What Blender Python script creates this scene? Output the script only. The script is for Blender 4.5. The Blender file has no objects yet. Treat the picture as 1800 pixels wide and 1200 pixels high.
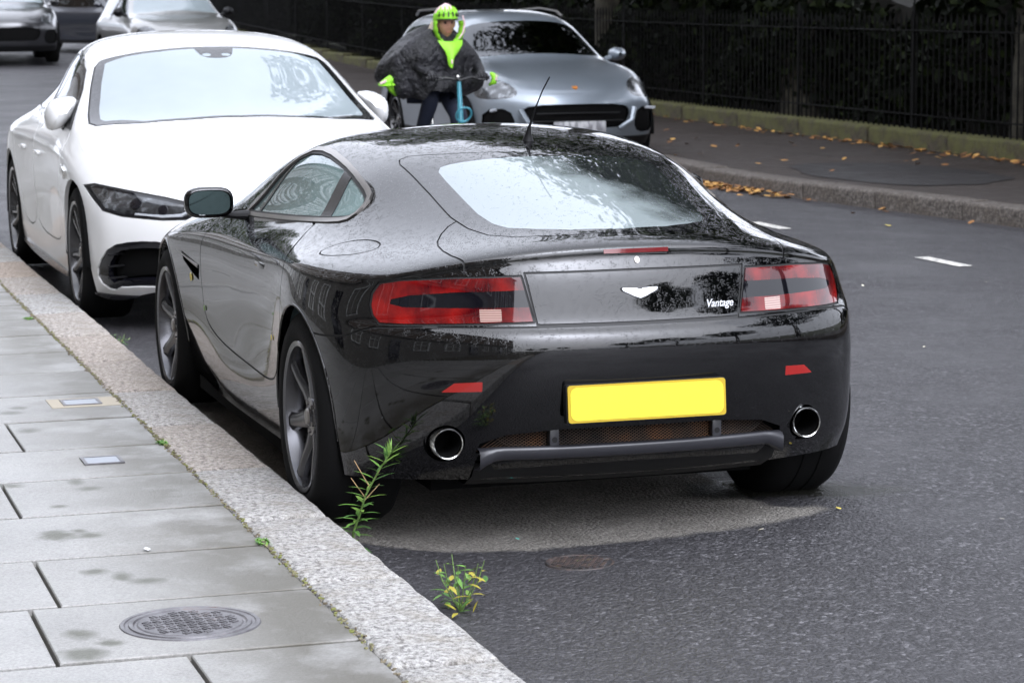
import bpy, bmesh, math, random
import numpy as np
from mathutils import Vector, Matrix, noise as mnoise
random.seed(7); np.random.seed(7)
S = bpy.context.scene
COL = S.collection
R = math.radians
# ------------------------------------------------------------------ camera
F_, CX, CY, CZ, YAW, PIT, ROL = 4487.03, -8.03393, 2.66948, 1.70837, 0.300317, 0.135234, -0.0073853
_F = Vector((math.cos(YAW)*math.cos(PIT), -math.sin(YAW)*math.cos(PIT), -math.sin(PIT)))
_R = Vector((-math.sin(YAW), -math.cos(YAW), 0)); _U = _R.cross(_F)
_R2 = _R*math.cos(ROL)+_U*math.sin(ROL); _U2 = -_R*math.sin(ROL)+_U*math.cos(ROL)
cam = bpy.data.cameras.new('camera'); camo = bpy.data.objects.new('camera', cam); COL.objects.link(camo)
M = Matrix((_R2, _U2, -_F)).transposed().to_4x4(); M.translation = Vector((CX, CY, CZ)); camo.matrix_world = M
cam.sensor_width = 36; cam.lens = F_/1800*36; cam.clip_end = 2500; cam.clip_start = .1
cam.dof.use_dof = True; cam.dof.focus_distance = 7.9; cam.dof.aperture_fstop = 9.5
S.camera = camo
# ------------------------------------------------------------------ world, sun, exposure
W = bpy.data.worlds.new('World'); S.world = W; W.use_nodes = True
nt = W.node_tree; bg = nt.nodes['Background']
sky = nt.nodes.new('ShaderNodeTexSky'); sky.sky_type = 'NISHITA'; sky.sun_disc = False
sky.sun_elevation = R(43); sky.sun_rotation = R(262); sky.air_density = 2; sky.dust_density = 10; sky.ozone_density = 1
hs = nt.nodes.new('ShaderNodeHueSaturation'); hs.inputs['Saturation'].default_value = .04
mx = nt.nodes.new('ShaderNodeMix'); mx.data_type = 'RGBA'; mx.inputs[0].default_value = .62
mx.inputs[7].default_value = (8.0, 8.4, 9.5, 1)       # even cloud layer
tn = nt.nodes.new('ShaderNodeMix'); tn.data_type = 'RGBA'; tn.blend_type = 'MULTIPLY'; tn.inputs[0].default_value = 1; tn.inputs[7].default_value = (.93, .97, 1.12, 1)
nt.links.new(sky.outputs[0], hs.inputs['Color']); nt.links.new(hs.outputs[0], tn.inputs[6]); nt.links.new(tn.outputs[2], mx.inputs[6])
nt.links.new(mx.outputs[2], bg.inputs[0]); bg.inputs[1].default_value = .15
sun = bpy.data.lights.new('sun', 'SUN'); sun.energy = .5; sun.angle = R(90); sun.color = (1, .97, .93)
suno = bpy.data.objects.new('sun', sun); COL.objects.link(suno)
suno.rotation_euler = (R(47), 0, R(-90-8))
S.view_settings.view_transform = 'Standard'; S.view_settings.look = 'None'
S.view_settings.exposure = 1.42; S.view_settings.gamma = 1; S.view_settings.use_curve_mapping = False
S.render.engine = 'CYCLES'
try: S.cycles.max_bounces = 8; S.cycles.transparent_max_bounces = 12
except Exception: pass
# ------------------------------------------------------------------ helpers
def G(x):                                  # the street climbs gently far down the road
    return 0 if x < 18 else (.0006*(x-18)**2 if x < 45 else .4374+.0324*(x-45) if x < 90 else 1.9)
def pchip(xs, ys, x):
    xs = np.asarray(xs, float); ys = np.asarray(ys, float); x = np.clip(np.asarray(x, float), xs[0], xs[-1])
    h = np.diff(xs); d = np.diff(ys)/h; m = np.zeros(len(xs)); m[0] = d[0]; m[-1] = d[-1]
    for i in range(1, len(xs)-1):
        if d[i-1]*d[i] > 0:
            w1 = 2*h[i]+h[i-1]; w2 = h[i]+2*h[i-1]; m[i] = (w1+w2)/(w1/d[i-1]+w2/d[i])
    i = np.clip(np.searchsorted(xs, x)-1, 0, len(xs)-2); t = (x-xs[i])/h[i]
    return (2*t**3-3*t**2+1)*ys[i]+(t**3-2*t**2+t)*h[i]*m[i]+(-2*t**3+3*t**2)*ys[i+1]+(t**3-t**2)*h[i]*m[i+1]
def link(o, parent=None):
    COL.objects.link(o)
    if parent: o.parent = parent
    return o
def tag(o, label=None, cat=None, group=None, kind=None):
    if label: o['label'] = label
    if cat: o['category'] = cat
    if group: o['group'] = group
    if kind: o['kind'] = kind
    return o
def empty(name, label, cat, loc=(0, 0, 0), rz=0, group=None):
    o = bpy.data.objects.new(name, None); o.location = loc; o.rotation_euler = (0, 0, rz); o.empty_display_size = .2
    COL.objects.link(o); return tag(o, label, cat, group)
def fullcopy(o, parent=None):
    c = o.copy(); COL.objects.link(c)
    if parent: c.parent = parent
    for ch in list(o.children): fullcopy(ch, c)
    return c
def smooth(me, ang=None):
    me.shade_smooth()
    if ang: me.set_sharp_from_angle(angle=R(ang))
class MB:
    """collects simple shapes; build() makes one mesh object"""
    def __init__(s): s.bm = bmesh.new()
    def box(s, c, d, rot=None, taper=1, bev=0):
        m = Matrix.Translation(c) @ (rot.to_4x4() if rot else Matrix()) @ Matrix.Diagonal((d[0], d[1], d[2], 1))
        r = bmesh.ops.create_cube(s.bm, size=1, matrix=m)
        if bev:
            es = list({e for v in r['verts'] for e in v.link_edges})
            bmesh.ops.bevel(s.bm, geom=es, offset=bev, segments=2, affect='EDGES', profile=.5)
        return s
    def cyl(s, a, b, r1, r2=None, n=12, caps=True):
        a = Vector(a); b = Vector(b); d = b-a; r2 = r1 if r2 is None else r2
        q = d.to_track_quat('Z', 'Y').to_matrix().to_4x4()
        bmesh.ops.create_cone(s.bm, cap_ends=caps, segments=n, radius1=r1, radius2=r2, depth=d.length, matrix=Matrix.Translation((a+b)/2) @ q)
        return s
    def tube(s, pts, rs, n=8, cap=True):
        pts = [Vector(p) for p in pts]; rs = rs if hasattr(rs, '__len__') else [rs]*len(pts); rings = []
        up = None
        for i, p in enumerate(pts):
            t = (pts[min(i+1, len(pts)-1)]-pts[max(i-1, 0)]).normalized()
            if up is None: up = t.orthogonal().normalized()
            up = (up-t*up.dot(t)).normalized(); w = t.cross(up)
            rings.append([s.bm.verts.new(p+(up*math.cos(2*math.pi*k/n)+w*math.sin(2*math.pi*k/n))*rs[i]) for k in range(n)])
        for a, b in zip(rings, rings[1:]):
            for k in range(n): s.bm.faces.new((a[k], a[(k+1) % n], b[(k+1) % n], b[k]))
        if cap: s.bm.faces.new(rings[0][::-1]); s.bm.faces.new(rings[-1])
        return s
    def lathe(s, prof, c=(0, 0, 0), axis='y', n=48, closed=False):
        c = Vector(c); rings = []
        for r, h in prof:
            ring = []
            for k in range(n):
                a = 2*math.pi*k/n; u, v = r*math.cos(a), r*math.sin(a)
                ring.append(s.bm.verts.new(c+(Vector((u, h, v)) if axis == 'y' else Vector((u, v, h)) if axis == 'z' else Vector((h, u, v)))))
            rings.append(ring)
        pr = list(zip(rings, rings[1:]))+([(rings[-1], rings[0])] if closed else [])
        for a, b in pr:
            for k in range(n): s.bm.faces.new((a[k], b[k], b[(k+1) % n], a[(k+1) % n]))
        return s
    def prism(s, pts, depth, mat=Matrix(), bev=0):
        """2D outline pts in xy, extruded z 0..depth, then mat"""
        lo = [s.bm.verts.new(mat @ Vector((p[0], p[1], 0))) for p in pts]
        hi = [s.bm.verts.new(mat @ Vector((p[0], p[1], depth))) for p in pts]
        f = [s.bm.faces.new(lo[::-1]), s.bm.faces.new(hi)]
        n = len(pts)
        for i in range(n): s.bm.faces.new((lo[i], lo[(i+1) % n], hi[(i+1) % n], hi[i]))
        if bev:
            es = [e for e in f[1].edges]
            bmesh.ops.bevel(s.bm, geom=es, offset=bev, segments=2, affect='EDGES', profile=.5)
        return s
    def grid(s, P, close_u=False, close_v=False):
        V = [[s.bm.verts.new(p) for p in row] for row in P]; a = len(V); b = len(V[0])
        for i in range(a if close_u else a-1):
            for j in range(b if close_v else b-1):
                try: s.bm.faces.new((V[i][j], V[(i+1) % a][j], V[(i+1) % a][(j+1) % b], V[i][(j+1) % b]))
                except ValueError: pass
        return s
    def mesh(s, name, mat, sm=True, ang=35):
        bmesh.ops.recalc_face_normals(s.bm, faces=s.bm.faces)
        me = bpy.data.meshes.new(name); s.bm.to_mesh(me); s.bm.free()
        if mat: me.materials.append(mat)
        if sm: smooth(me, ang)
        return me
    def build(s, name, mat, parent=None, sm=True, ang=35):
        o = bpy.data.objects.new(name, s.mesh(name, mat, sm, ang)); return link(o, parent)
def subd(o, lv=2):
    m = o.modifiers.new('s', 'SUBSURF'); m.levels = lv; m.render_levels = lv; return o
# ------------------------------------------------------------------ materials
def mat(name, col=(.5, .5, .5), rough=.5, metal=0, coat=0, spec=.5, ior=1.5, emis=None, es=1, alpha=1):
    m = bpy.data.materials.new(name); m.use_nodes = True; b = m.node_tree.nodes['Principled BSDF']
    b.inputs['Base Color'].default_value = (*col, 1); b.inputs['Roughness'].default_value = rough
    b.inputs['Metallic'].default_value = metal; b.inputs['Coat Weight'].default_value = coat
    b.inputs['Coat Roughness'].default_value = .03; b.inputs['Specular IOR Level'].default_value = spec; b.inputs['IOR'].default_value = ior
    if emis: b.inputs['Emission Color'].default_value = (*emis, 1); b.inputs['Emission Strength'].default_value = es
    return m
class NT:
    def __init__(s, m): s.m = m; s.t = m.node_tree; s.b = s.t.nodes.get('Principled BSDF')
    def n(s, typ, **kw):
        nd = s.t.nodes.new('ShaderNode'+typ)
        for k, v in kw.items():
            if k.startswith('i_'):
                key = k[2:]; key = int(key) if key.isdigit() else key.replace('_', ' ')
                nd.inputs[key].default_value = v
            else: setattr(nd, k, v)
        return nd
    def l(s, a, b): s.t.links.new(a, b)
    def coord(s, kind='Object'): return s.n('TexCoord').outputs[kind]
    def noise(s, co, scale, detail=4, rough=.55, dist=0):
        nd = s.n('TexNoise'); nd.inputs['Scale'].default_value = scale; nd.inputs['Detail'].default_value = detail
        nd.inputs['Roughness'].default_value = rough; nd.inputs['Distortion'].default_value = dist; s.l(co, nd.inputs['Vector']); return nd.outputs[0]
    def ramp(s, f, stops):
        r = s.n('ValToRGB'); e = r.color_ramp.elements
        while len(e) < len(stops): e.new(.5)
        for k, (p, c) in enumerate(stops): e[k].position = p; e[k].color = (*c, 1) if len(c) == 3 else c
        s.l(f, r.inputs[0]); return r.outputs[0]
    def math(s, op, a, b=None, c=None, clamp=False):
        m = s.n('Math', operation=op); m.use_clamp = clamp
        for k, v in enumerate((a, b, c)):
            if v is None: continue
            if isinstance(v, (int, float)): m.inputs[k].default_value = v
            else: s.l(v, m.inputs[k])
        return m.outputs[0]
    def mix(s, f, a, b, blend='MIX'):
        m = s.n('Mix'); m.data_type = 'RGBA'; m.blend_type = blend
        for k, v in ((0, f), (6, a), (7, b)):
            if isinstance(v, (int, float)): m.inputs[k].default_value = v
            elif isinstance(v, tuple): m.inputs[k].default_value = (*v, 1)
            else: s.l(v, m.inputs[k])
        return m.outputs[2]
    def bump(s, h, st, dist=.01, normal=None, to='Normal'):
        b = s.n('Bump'); b.inputs['Strength'].default_value = st; b.inputs['Distance'].default_value = dist
        s.l(h, b.inputs['Height'])
        if normal: s.l(normal, b.inputs['Normal'])
        if to: s.l(b.outputs[0], s.b.inputs[to])
        return b.outputs[0]
def g3(v): return (v, v, v)
def rainy(N, st=.5, scale=230, to=('Normal', 'Coat Normal'), co=None):
    """beads and runs of rain on upward faces"""
    co = co or N.coord()
    v = N.n('TexVoronoi'); v.inputs['Scale'].default_value = scale; v.inputs['Randomness'].default_value = 1
    mp = N.n('Mapping'); mp.inputs['Scale'].default_value = (.75, 1, 1); N.l(co, mp.inputs['Vector']); N.l(mp.outputs[0], v.inputs['Vector'])
    drop = N.ramp(v.outputs['Distance'], [(.0, g3(1)), (.28, g3(.75)), (.42, g3(0))])
    msk = N.ramp(N.noise(co, 45, 3, .7), [(.46, g3(0)), (.60, g3(1))])
    geo = N.n('NewGeometry'); sx = N.n('SeparateXYZ'); N.l(geo.outputs['Normal'], sx.inputs[0])
    up = N.math('MULTIPLY_ADD', sx.outputs[2], 1.5, .03, clamp=True)
    h = N.math('MULTIPLY', N.math('MULTIPLY', drop, msk), up)
    b = N.n('Bump'); b.inputs['Strength'].default_value = st; b.inputs['Distance'].default_value = .0022
    N.l(h, b.inputs['Height'])
    w = N.n('Bump'); w.inputs['Strength'].default_value = .35; w.inputs['Distance'].default_value = .0004
    N.l(N.noise(co, 7, 3), w.inputs['Height']); N.l(w.outputs[0], b.inputs['Normal'])
    for t in to: N.l(b.outputs[0], N.b.inputs[t])
    return h
def paint(name, col, rough=.35, metal=0, coat=1, rain=.5, dirt=0, dirtcol=(.2, .18, .15)):
    m = mat(name, col, rough, metal, coat, spec=.5 if metal else .0); N = NT(m); co = N.coord()
    if rain: rainy(N, rain, co=co)
    if dirt:
        sx = N.n('SeparateXYZ'); N.l(co, sx.inputs[0])
        low = N.math('SUBTRACT', 1, N.math('MULTIPLY', sx.outputs[2], 1.5), clamp=True)
        f = N.math('MULTIPLY', N.math('MULTIPLY', low, N.noise(co, 9, 6, .7)), dirt, clamp=True)
        N.l(N.mix(f, col, dirtcol), N.b.inputs['Base Color'])
        N.l(N.math('MULTIPLY_ADD', f, .5, .03), N.b.inputs['Coat Roughness'])
    return m
def glassmat(name, tint=(.25, .3, .28), trans=.6, rough=.02, rain=.4, ior=1.5, fog=None, fogcol=(.5, .6, .59)):
    """thin pane: tinted see-through plus mirror reflection by Fresnel"""
    m = bpy.data.materials.new(name); m.use_nodes = True; N = NT(m); t = N.t
    t.nodes.remove(N.b); out = [n for n in t.nodes if n.type == 'OUTPUT_MATERIAL'][0]
    gl = N.n('BsdfGlossy'); gl.inputs['Roughness'].default_value = rough; gl.inputs['Color'].default_value = (.95, .97, 1, 1)
    tr = N.n('BsdfTransparent'); tr.inputs['Color'].default_value = (*[c*trans for c in tint], 1)
    fr = N.n('Fresnel'); fr.inputs['IOR'].default_value = ior; base_ = tr
    if fog:                                # condensation on the inside of the pane
        df = N.n('BsdfDiffuse'); df.inputs['Color'].default_value = (*fogcol, 1); fm = N.n('MixShader'); N.l(fog(N), fm.inputs[0]); N.l(tr.outputs[0], fm.inputs[1]); N.l(df.outputs[0], fm.inputs[2]); base_ = fm
    ms = N.n('MixShader'); N.l(fr.outputs[0], ms.inputs[0]); N.l(base_.outputs[0], ms.inputs[1]); N.l(gl.outputs[0], ms.inputs[2]); N.l(ms.outputs[0], out.inputs[0])
    if rain:
        class D: pass
        co = N.coord(); v = N.n('TexVoronoi'); v.inputs['Scale'].default_value = 170; N.l(co, v.inputs['Vector'])
        drop = N.ramp(v.outputs['Distance'], [(.0, g3(1)), (.25, g3(.8)), (.42, g3(0))])
        msk = N.ramp(N.noise(co, 60, 3, .7), [(.55, g3(0)), (.68, g3(1))])
        b = N.n('Bump'); b.inputs['Strength'].default_value = rain; b.inputs['Distance'].default_value = .002
        N.l(N.math('MULTIPLY', drop, msk), b.inputs['Height']); N.l(b.outputs[0], gl.inputs['Normal']); N.l(b.outputs[0], fr.inputs['Normal'])
    return m
# ------------------------------------------------------------------ smooth body shells, cut into panels
class Soup:
    def __init__(s, V, Nn, T): s.V = V; s.N = Nn; s.T = T
def cage_surface(P, faces, lv=3):
    me = bpy.data.meshes.new('cage'); me.from_pydata([tuple(p) for p in P], [], faces); me.update()
    o = bpy.data.objects.new('cage', me); COL.objects.link(o)
    m = o.modifiers.new('s', 'SUBSURF'); m.levels = lv; m.render_levels = lv; m.boundary_smooth = 'PRESERVE_CORNERS'
    dg = bpy.context.evaluated_depsgraph_get(); ev = o.evaluated_get(dg).to_mesh()
    ev.calc_loop_triangles(); n = len(ev.vertices)
    V = np.empty(n*3); ev.vertices.foreach_get('co', V); V = V.reshape(-1, 3)
    T = np.empty(len(ev.loop_triangles)*3, int); ev.loop_triangles.foreach_get('vertices', T); T = T.reshape(-1, 3)
    Nn = np.empty(n*3); ev.vertices.foreach_get('normal', Nn); Nn = Nn.reshape(-1, 3)
    o.evaluated_get(dg).to_mesh_clear(); bpy.data.objects.remove(o); bpy.data.meshes.remove(me)
    return Soup(V, Nn, T)
def shell(top, rear, front, sidetab, lv=3):
    """half body (y>=0). top: stations rear lip..front lip, each J points centre..shoulder.
    rear/front: K rows below the lip (xc,zc,xk,yk,zk). sidetab: [(x,[(y,z)]*K)]"""
    S_, J = len(top), len(top[0]); K = len(rear); idx = {}; P = []
    def add(key, p):
        if key not in idx: idx[key] = len(P); P.append(np.array(p, float))
        return idx[key]
    top = [[np.array(q, float) for q in st] for st in top]
    for i in range(S_):
        for j in range(J): add(('t', i, j), top[i][j])
    def endrow(row, lip, tagc):
        xc, zc, xk, yk, zk = row; out = []
        for j in range(J):
            sx_ = (lip[j][0]-lip[0][0])/(lip[-1][0]-lip[0][0]); sz = (lip[j][2]-lip[0][2])/((lip[-1][2]-lip[0][2]) or 1)
            out.append((xc+(xk-xc)*sx_, lip[j][1]*yk/lip[-1][1], zc+(zk-zc)*sz))
        return out
    for k in range(K):
        for j, q in enumerate(endrow(rear[k], top[0], 'r')): add(('r', k, j), q)
        for j, q in enumerate(endrow(front[k], top[-1], 'f')): add(('f', k, j), q)
        xs = [t[0] for t in sidetab]; ya = [t[1][k][0] for t in sidetab]; za = [t[1][k][1] for t in sidetab]
        xs = [rear[k][2]]+xs+[front[k][2]]; ya = [rear[k][3]]+ya+[front[k][3]]; za = [rear[k][4]]+za+[front[k][4]]
        for i in range(1, S_-1):
            x = top[i][-1][0]; a, b = top[0][-1][0], top[-1][-1][0]
            # keep end columns evenly spaced when the corner is set back
            x = rear[k][2]+(x-a)*(xs[1]-rear[k][2])/(xs[1]-a) if x < xs[1] else x
            x = front[k][2]-(b-x)*(front[k][2]-xs[-2])/(b-xs[-2]) if x > xs[-2] else x
            add(('s', k, i), (x, float(pchip(xs, ya, x)), float(pchip(xs, za, x))))
    F = []
    for i in range(S_-1):
        for j in range(J-1): F.append((idx['t', i, j], idx['t', i+1, j], idx['t', i+1, j+1], idx['t', i, j+1]))
    def rr(k, j): return idx['t', 0, j] if k < 0 else idx['r', k, j]
    def ff(k, j): return idx['t', S_-1, j] if k < 0 else idx['f', k, j]
    def ss(k, i):
        if k < 0: return idx['t', i, J-1]
        if i == 0: return idx['r', k, J-1]
        if i == S_-1: return idx['f', k, J-1]
        return idx['s', k, i]
    for k in range(-1, K-1):
        for j in range(J-1):
            F.append((rr(k+1, j), rr(k, j), rr(k, j+1), rr(k+1, j+1))); F.append((ff(k, j), ff(k+1, j), ff(k+1, j+1), ff(k, j+1)))
        for i in range(S_-1): F.append((ss(k+1, i), ss(k, i), ss(k, i+1), ss(k+1, i+1)))
    # mirror for a smooth centre line, then keep y>=0
    n = len(P); P = np.array(P); on = np.abs(P[:, 1]) < 1e-9; P2 = P*np.array([1, -1, 1]); mp = {}
    allP = list(P)
    for i in range(n):
        if on[i]: mp[i] = i
        else: mp[i] = len(allP); allP.append(P2[i])
    F2 = [tuple(mp[a] for a in f[::-1]) for f in F]
    sp = cage_surface(allP, F+F2, lv)
    c = sp.V[sp.T].mean(1); sp.T = sp.T[c[:, 1] > 0]
    return compact(sp)
def compact(sp):
    u, inv = np.unique(sp.T, return_inverse=True); return Soup(sp.V[u], sp.N[u], inv.reshape(-1, 3))
def sdf(P, poly):
    """signed distance to closed polygon, negative inside"""
    poly = np.asarray(poly, float); d2 = np.full(len(P), 1e9); ins = np.zeros(len(P), bool)
    for a, b in zip(poly, np.roll(poly, -1, 0)):
        e = b-a; w = P-a; t = np.clip((w@e)/(e@e+1e-12), 0, 1); q = w-np.outer(t, e); d2 = np.minimum(d2, (q**2).sum(1))
        c = (a[1] > P[:, 1]) != (b[1] > P[:, 1])
        with np.errstate(divide='ignore', invalid='ignore'): xx = (b[0]-a[0])*(P[:, 1]-a[1])/(b[1]-a[1])+a[0]
        ins ^= c & (P[:, 0] < xx)
    return np.sqrt(d2)*np.where(ins, -1, 1)
def rnd(poly, n=3):
    """Chaikin corner rounding"""
    p = np.asarray(poly, float)
    for _ in range(n):
        q = np.roll(p, -1, 0); p = np.stack([p*.75+q*.25, p*.25+q*.75], 1).reshape(-1, 2)
    return p
AX = {'side': (0, 2), 'rear': (1, 2), 'top': (0, 1)}
def cut(sp, proj, poly, mask=None, off=0, refine=1, g=None):
    """returns (inside, outside)"""
    if g is None:
        ax = AX[proj]; g = lambda V: sdf(V[:, ax], poly)-off
    c = sp.V[sp.T].mean(1); nn = sp.N[sp.T].mean(1)
    mk = np.ones(len(sp.T), bool) if mask is None else mask(c, nn)
    V, Nn, T = sp.V, sp.N, sp.T; Tout = T[~mk]; T = T[mk]
    if len(T) == 0: return Soup(V, Nn, T), sp
    for _ in range(refine):
        gv = g(V); el = np.linalg.norm(V[T[:, 0]]-V[T[:, 1]], axis=1)
        near = (np.abs(gv[T]).min(1) < el*1.2) & (el > .004)
        A = T[near]
        if len(A) == 0: break
        E = np.concatenate([A[:, [0, 1]], A[:, [1, 2]], A[:, [2, 0]]]); Es = np.sort(E, 1)
        u, inv = np.unique(Es, axis=0, return_inverse=True); inv = inv.reshape(-1)
        mid = (V[u[:, 0]]+V[u[:, 1]])/2; mn = Nn[u[:, 0]]+Nn[u[:, 1]]; mn /= np.linalg.norm(mn, axis=1)[:, None]+1e-12
        b = len(V)+inv; k = len(A); ab, bc, ca = b[:k], b[k:2*k], b[2*k:]
        V = np.vstack([V, mid]); Nn = np.vstack([Nn, mn])
        T = np.vstack([T[~near], np.stack([A[:, 0], ab, ca], 1), np.stack([ab, A[:, 1], bc], 1), np.stack([ca, bc, A[:, 2]], 1), np.stack([ab, bc, ca], 1)])
    gv = g(V); s_ = gv[T] < 0; cnt = s_.sum(1)
    Tin = [T[cnt == 3]]; To = [T[cnt == 0]]; X = T[(cnt > 0) & (cnt < 3)]
    newV = []; newN = []; ed = {}; ti = []; to = []
    def ep(a, b):
        k = (a, b) if a < b else (b, a)
        if k not in ed:
            t = gv[k[0]]/(gv[k[0]]-gv[k[1]]); ed[k] = len(V)+len(newV)
            newV.append(V[k[0]]*(1-t)+V[k[1]]*t); n_ = Nn[k[0]]*(1-t)+Nn[k[1]]*t; newN.append(n_/(np.linalg.norm(n_)+1e-12))
        return ed[k]
    for t in X:
        ins = [gv[v] < 0 for v in t]; lone = 0
        for q in range(3):
            if ins[q] != ins[(q+1) % 3] and ins[q] != ins[(q+2) % 3]: lone = q
        a, b, c_ = int(t[lone]), int(t[(lone+1) % 3]), int(t[(lone+2) % 3]); p, q = ep(a, b), ep(a, c_)
        (ti if ins[lone] else to).append((a, p, q)); (to if ins[lone] else ti).extend([(p, b, c_), (p, c_, q)])
    if newV: V = np.vstack([V, newV]); Nn = np.vstack([Nn, newN])
    Ti = np.vstack([Tin[0]]+([np.array(ti)] if ti else [])); Tt = np.vstack([Tout, To[0]]+([np.array(to)] if to else []))
    return Soup(V, Nn, Ti), Soup(V, Nn, Tt)
def cutgap(sp, proj, poly, mask=None, w=.005, refine=2):
    """returns (panel, gap, rest)"""
    ins, rest = cut(sp, proj, poly, mask, off=w/2, refine=refine)
    pan, gap = cut(ins, proj, poly, None, off=-w/2, refine=0)
    return pan, gap, rest
def join(*sps):
    V = []; Nn = []; T = []; o = 0
    for s in sps:
        s = compact(s) if len(s.T) else s
        if not len(s.T): continue
        V.append(s.V); Nn.append(s.N); T.append(s.T+o); o += len(s.V)
    if not V: return Soup(np.zeros((0, 3)), np.zeros((0, 3)), np.zeros((0, 3), int))
    return Soup(np.vstack(V), np.vstack(Nn), np.vstack(T))
def moved(sp, d): sp = compact(sp); return Soup(sp.V+sp.N*d, sp.N, sp.T)
def mirr(sp): return Soup(sp.V*np.array([1, -1, 1]), sp.N*np.array([1, -1, 1]), sp.T[:, ::-1])
def rimwall(sp, vec):
    """turn the open border of a soup inwards by vec(V,N)->offset, as wall faces"""
    E = np.concatenate([sp.T[:, [0, 1]], sp.T[:, [1, 2]], sp.T[:, [2, 0]]]); Es = np.sort(E, 1)
    u, inv, c = np.unique(Es, axis=0, return_inverse=True, return_counts=True); B = E[c[inv.reshape(-1)] == 1]
    return B
def weld(sp, tol=1e-5):
    k = np.round(sp.V/tol).astype(np.int64); u, i, inv = np.unique(k, axis=0, return_index=True, return_inverse=True)
    T = inv.reshape(-1)[sp.T]; ok = (T[:, 0] != T[:, 1]) & (T[:, 1] != T[:, 2]) & (T[:, 0] != T[:, 2])
    return Soup(sp.V[i], sp.N[i], T[ok])
def toobj(name, sp, m, parent, flip=False, wall=0, wallsel=None):
    """wall: depth of a turned-in border"""
    sp = weld(compact(sp))
    if wall:
        B = rimwall(sp, None)
        if wallsel is not None: B = B[wallsel(sp.V[B].mean(1))]
        if len(B):
            used = np.unique(B); mp = -np.ones(len(sp.V), int); mp[used] = np.arange(len(used))
            n0 = len(sp.V); V0 = sp.V[used]; V1 = sp.V[used]-sp.N[used]*wall
            # own copies of the border verts so that shading stays crisp
            a = mp[B[:, 0]]; b = mp[B[:, 1]]; k = len(used)
            vv = np.vstack([sp.V, V0, V1]); fn = np.zeros((len(used), 3))
            e = sp.V[B[:, 1]]-sp.V[B[:, 0]]; wn = np.cross(sp.N[B].mean(1), e); wn = -wn/(np.linalg.norm(wn, axis=1)[:, None]+1e-12)
            wn = np.cross(e, sp.N[B].mean(1)); wn /= (np.linalg.norm(wn, axis=1)[:, None]+1e-12)
            np.add.at(fn, a, wn); np.add.at(fn, b, wn); fn /= np.linalg.norm(fn, axis=1)[:, None]+1e-12
            Tn = np.vstack([sp.T, np.stack([n0+b, n0+a, n0+k+a], 1), np.stack([n0+b, n0+k+a, n0+k+b], 1)])
            sp = Soup(vv, np.vstack([sp.N, fn, fn]), Tn)
    me = bpy.data.meshes.new(name); me.from_pydata(sp.V.tolist(), [], sp.T.tolist()); me.update()
    me.shade_smooth(); me.normals_split_custom_set_from_vertices(sp.N.tolist())
    if m: me.materials.append(m)
    o = bpy.data.objects.new(name, me); return link(o, parent)
def both(name, sp, m, parent, **kw):
    a = toobj(name, sp, m, parent, **kw); b = toobj(name, mirr(sp), m, parent, **kw); return a, b
def whole(name, sp, m, parent, **kw): return toobj(name, join(sp, mirr(sp)), m, parent, **kw)
def at_surf(sp, proj, a, b, mask=None):
    """closest surface vertex: position, normal"""
    ax = AX[proj]; d = (sp.V[:, ax[0]]-a)**2+(sp.V[:, ax[1]]-b)**2
    if mask is not None: d = np.where(mask(sp.V, sp.N), d, 1e9)
    used = np.zeros(len(sp.V), bool); used[sp.T] = True; d = np.where(used, d, 1e9)
    i = int(np.argmin(d)); i4 = np.argsort(d)[:6]; w = 1/(d[i4]+1e-6); w /= w.sum()
    return Vector((sp.V[i4]*w[:, None]).sum(0)), Vector((sp.N[i4]*w[:, None]).sum(0)).normalized()
# ------------------------------------------------------------------ ground, road, kerbs, pavements
def gmat_asphalt(name, base, dark, tint, agg=150, rough=(.42, .75), bumpd=.006):
    m = mat(name, base, .6, spec=.5); N = NT(m); co = N.coord()
    v1 = N.n('TexVoronoi'); v1.inputs['Scale'].default_value = agg*.55; N.l(co, v1.inputs['Vector'])       # single chippings
    sv = N.n('SeparateColor'); N.l(v1.outputs['Color'], sv.inputs[0])
    chip = N.ramp(sv.outputs[0], [(.0, dark), (.45, tuple(x*.75 for x in base)), (.8, base), (1, tint)])
    med = N.noise(co, agg*.30, 4, .8); mid = N.noise(co, 11, 5, .7); big = N.noise(co, .9, 6, .62)
    c = N.mix(N.ramp(med, [(.44, g3(1)), (.53, g3(.15))]), chip, dark)
    c = N.mix(N.ramp(mid, [(.40, g3(0)), (.62, g3(.5))]), c, dark)
    c = N.mix(N.ramp(big, [(.40, g3(0)), (.62, g3(.55))]), c, tuple(x*.5 for x in base))
    v = N.n('TexVoronoi'); v.inputs['Scale'].default_value = 11; N.l(co, v.inputs['Vector'])
    sp = N.math('LESS_THAN', v.outputs['Distance'], .03)
    c = N.mix(N.math('MULTIPLY', sp, N.math('GREATER_THAN', N.noise(co, 2.3, 2), .6)), c, (.32, .30, .26))
    N.l(c, N.b.inputs['Base Color'])
    N.l(N.ramp(big, [(.35, g3(rough[1])), (.65, g3(rough[0]))]), N.b.inputs['Roughness'])
    N.bump(N.math('ADD', N.math('MULTIPLY', v1.outputs['Distance'], -.6), med), 1.0, bumpd); return m
M_road = gmat_asphalt('damp_asphalt', (.095, .092, .098), (.022, .021, .023), (.22, .215, .225), agg=150, rough=(.36, .6), bumpd=.012)
M_farpave = gmat_asphalt('brown_tarmac_footway', (.062, .046, .037), (.024, .017, .013), (.105, .082, .066), agg=120, rough=(.5, .8))
def strip(name, pts_l, pts_r, z, m, kind='structure', parent=None):
    b = MB(); b.grid([[(p[0], p[1], z+G(p[0])), (q[0], q[1], z+G(q[0]))] for p, q in zip(pts_l, pts_r)]); o = b.build(name, m, parent, sm=False); return tag(o, kind=kind)
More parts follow.
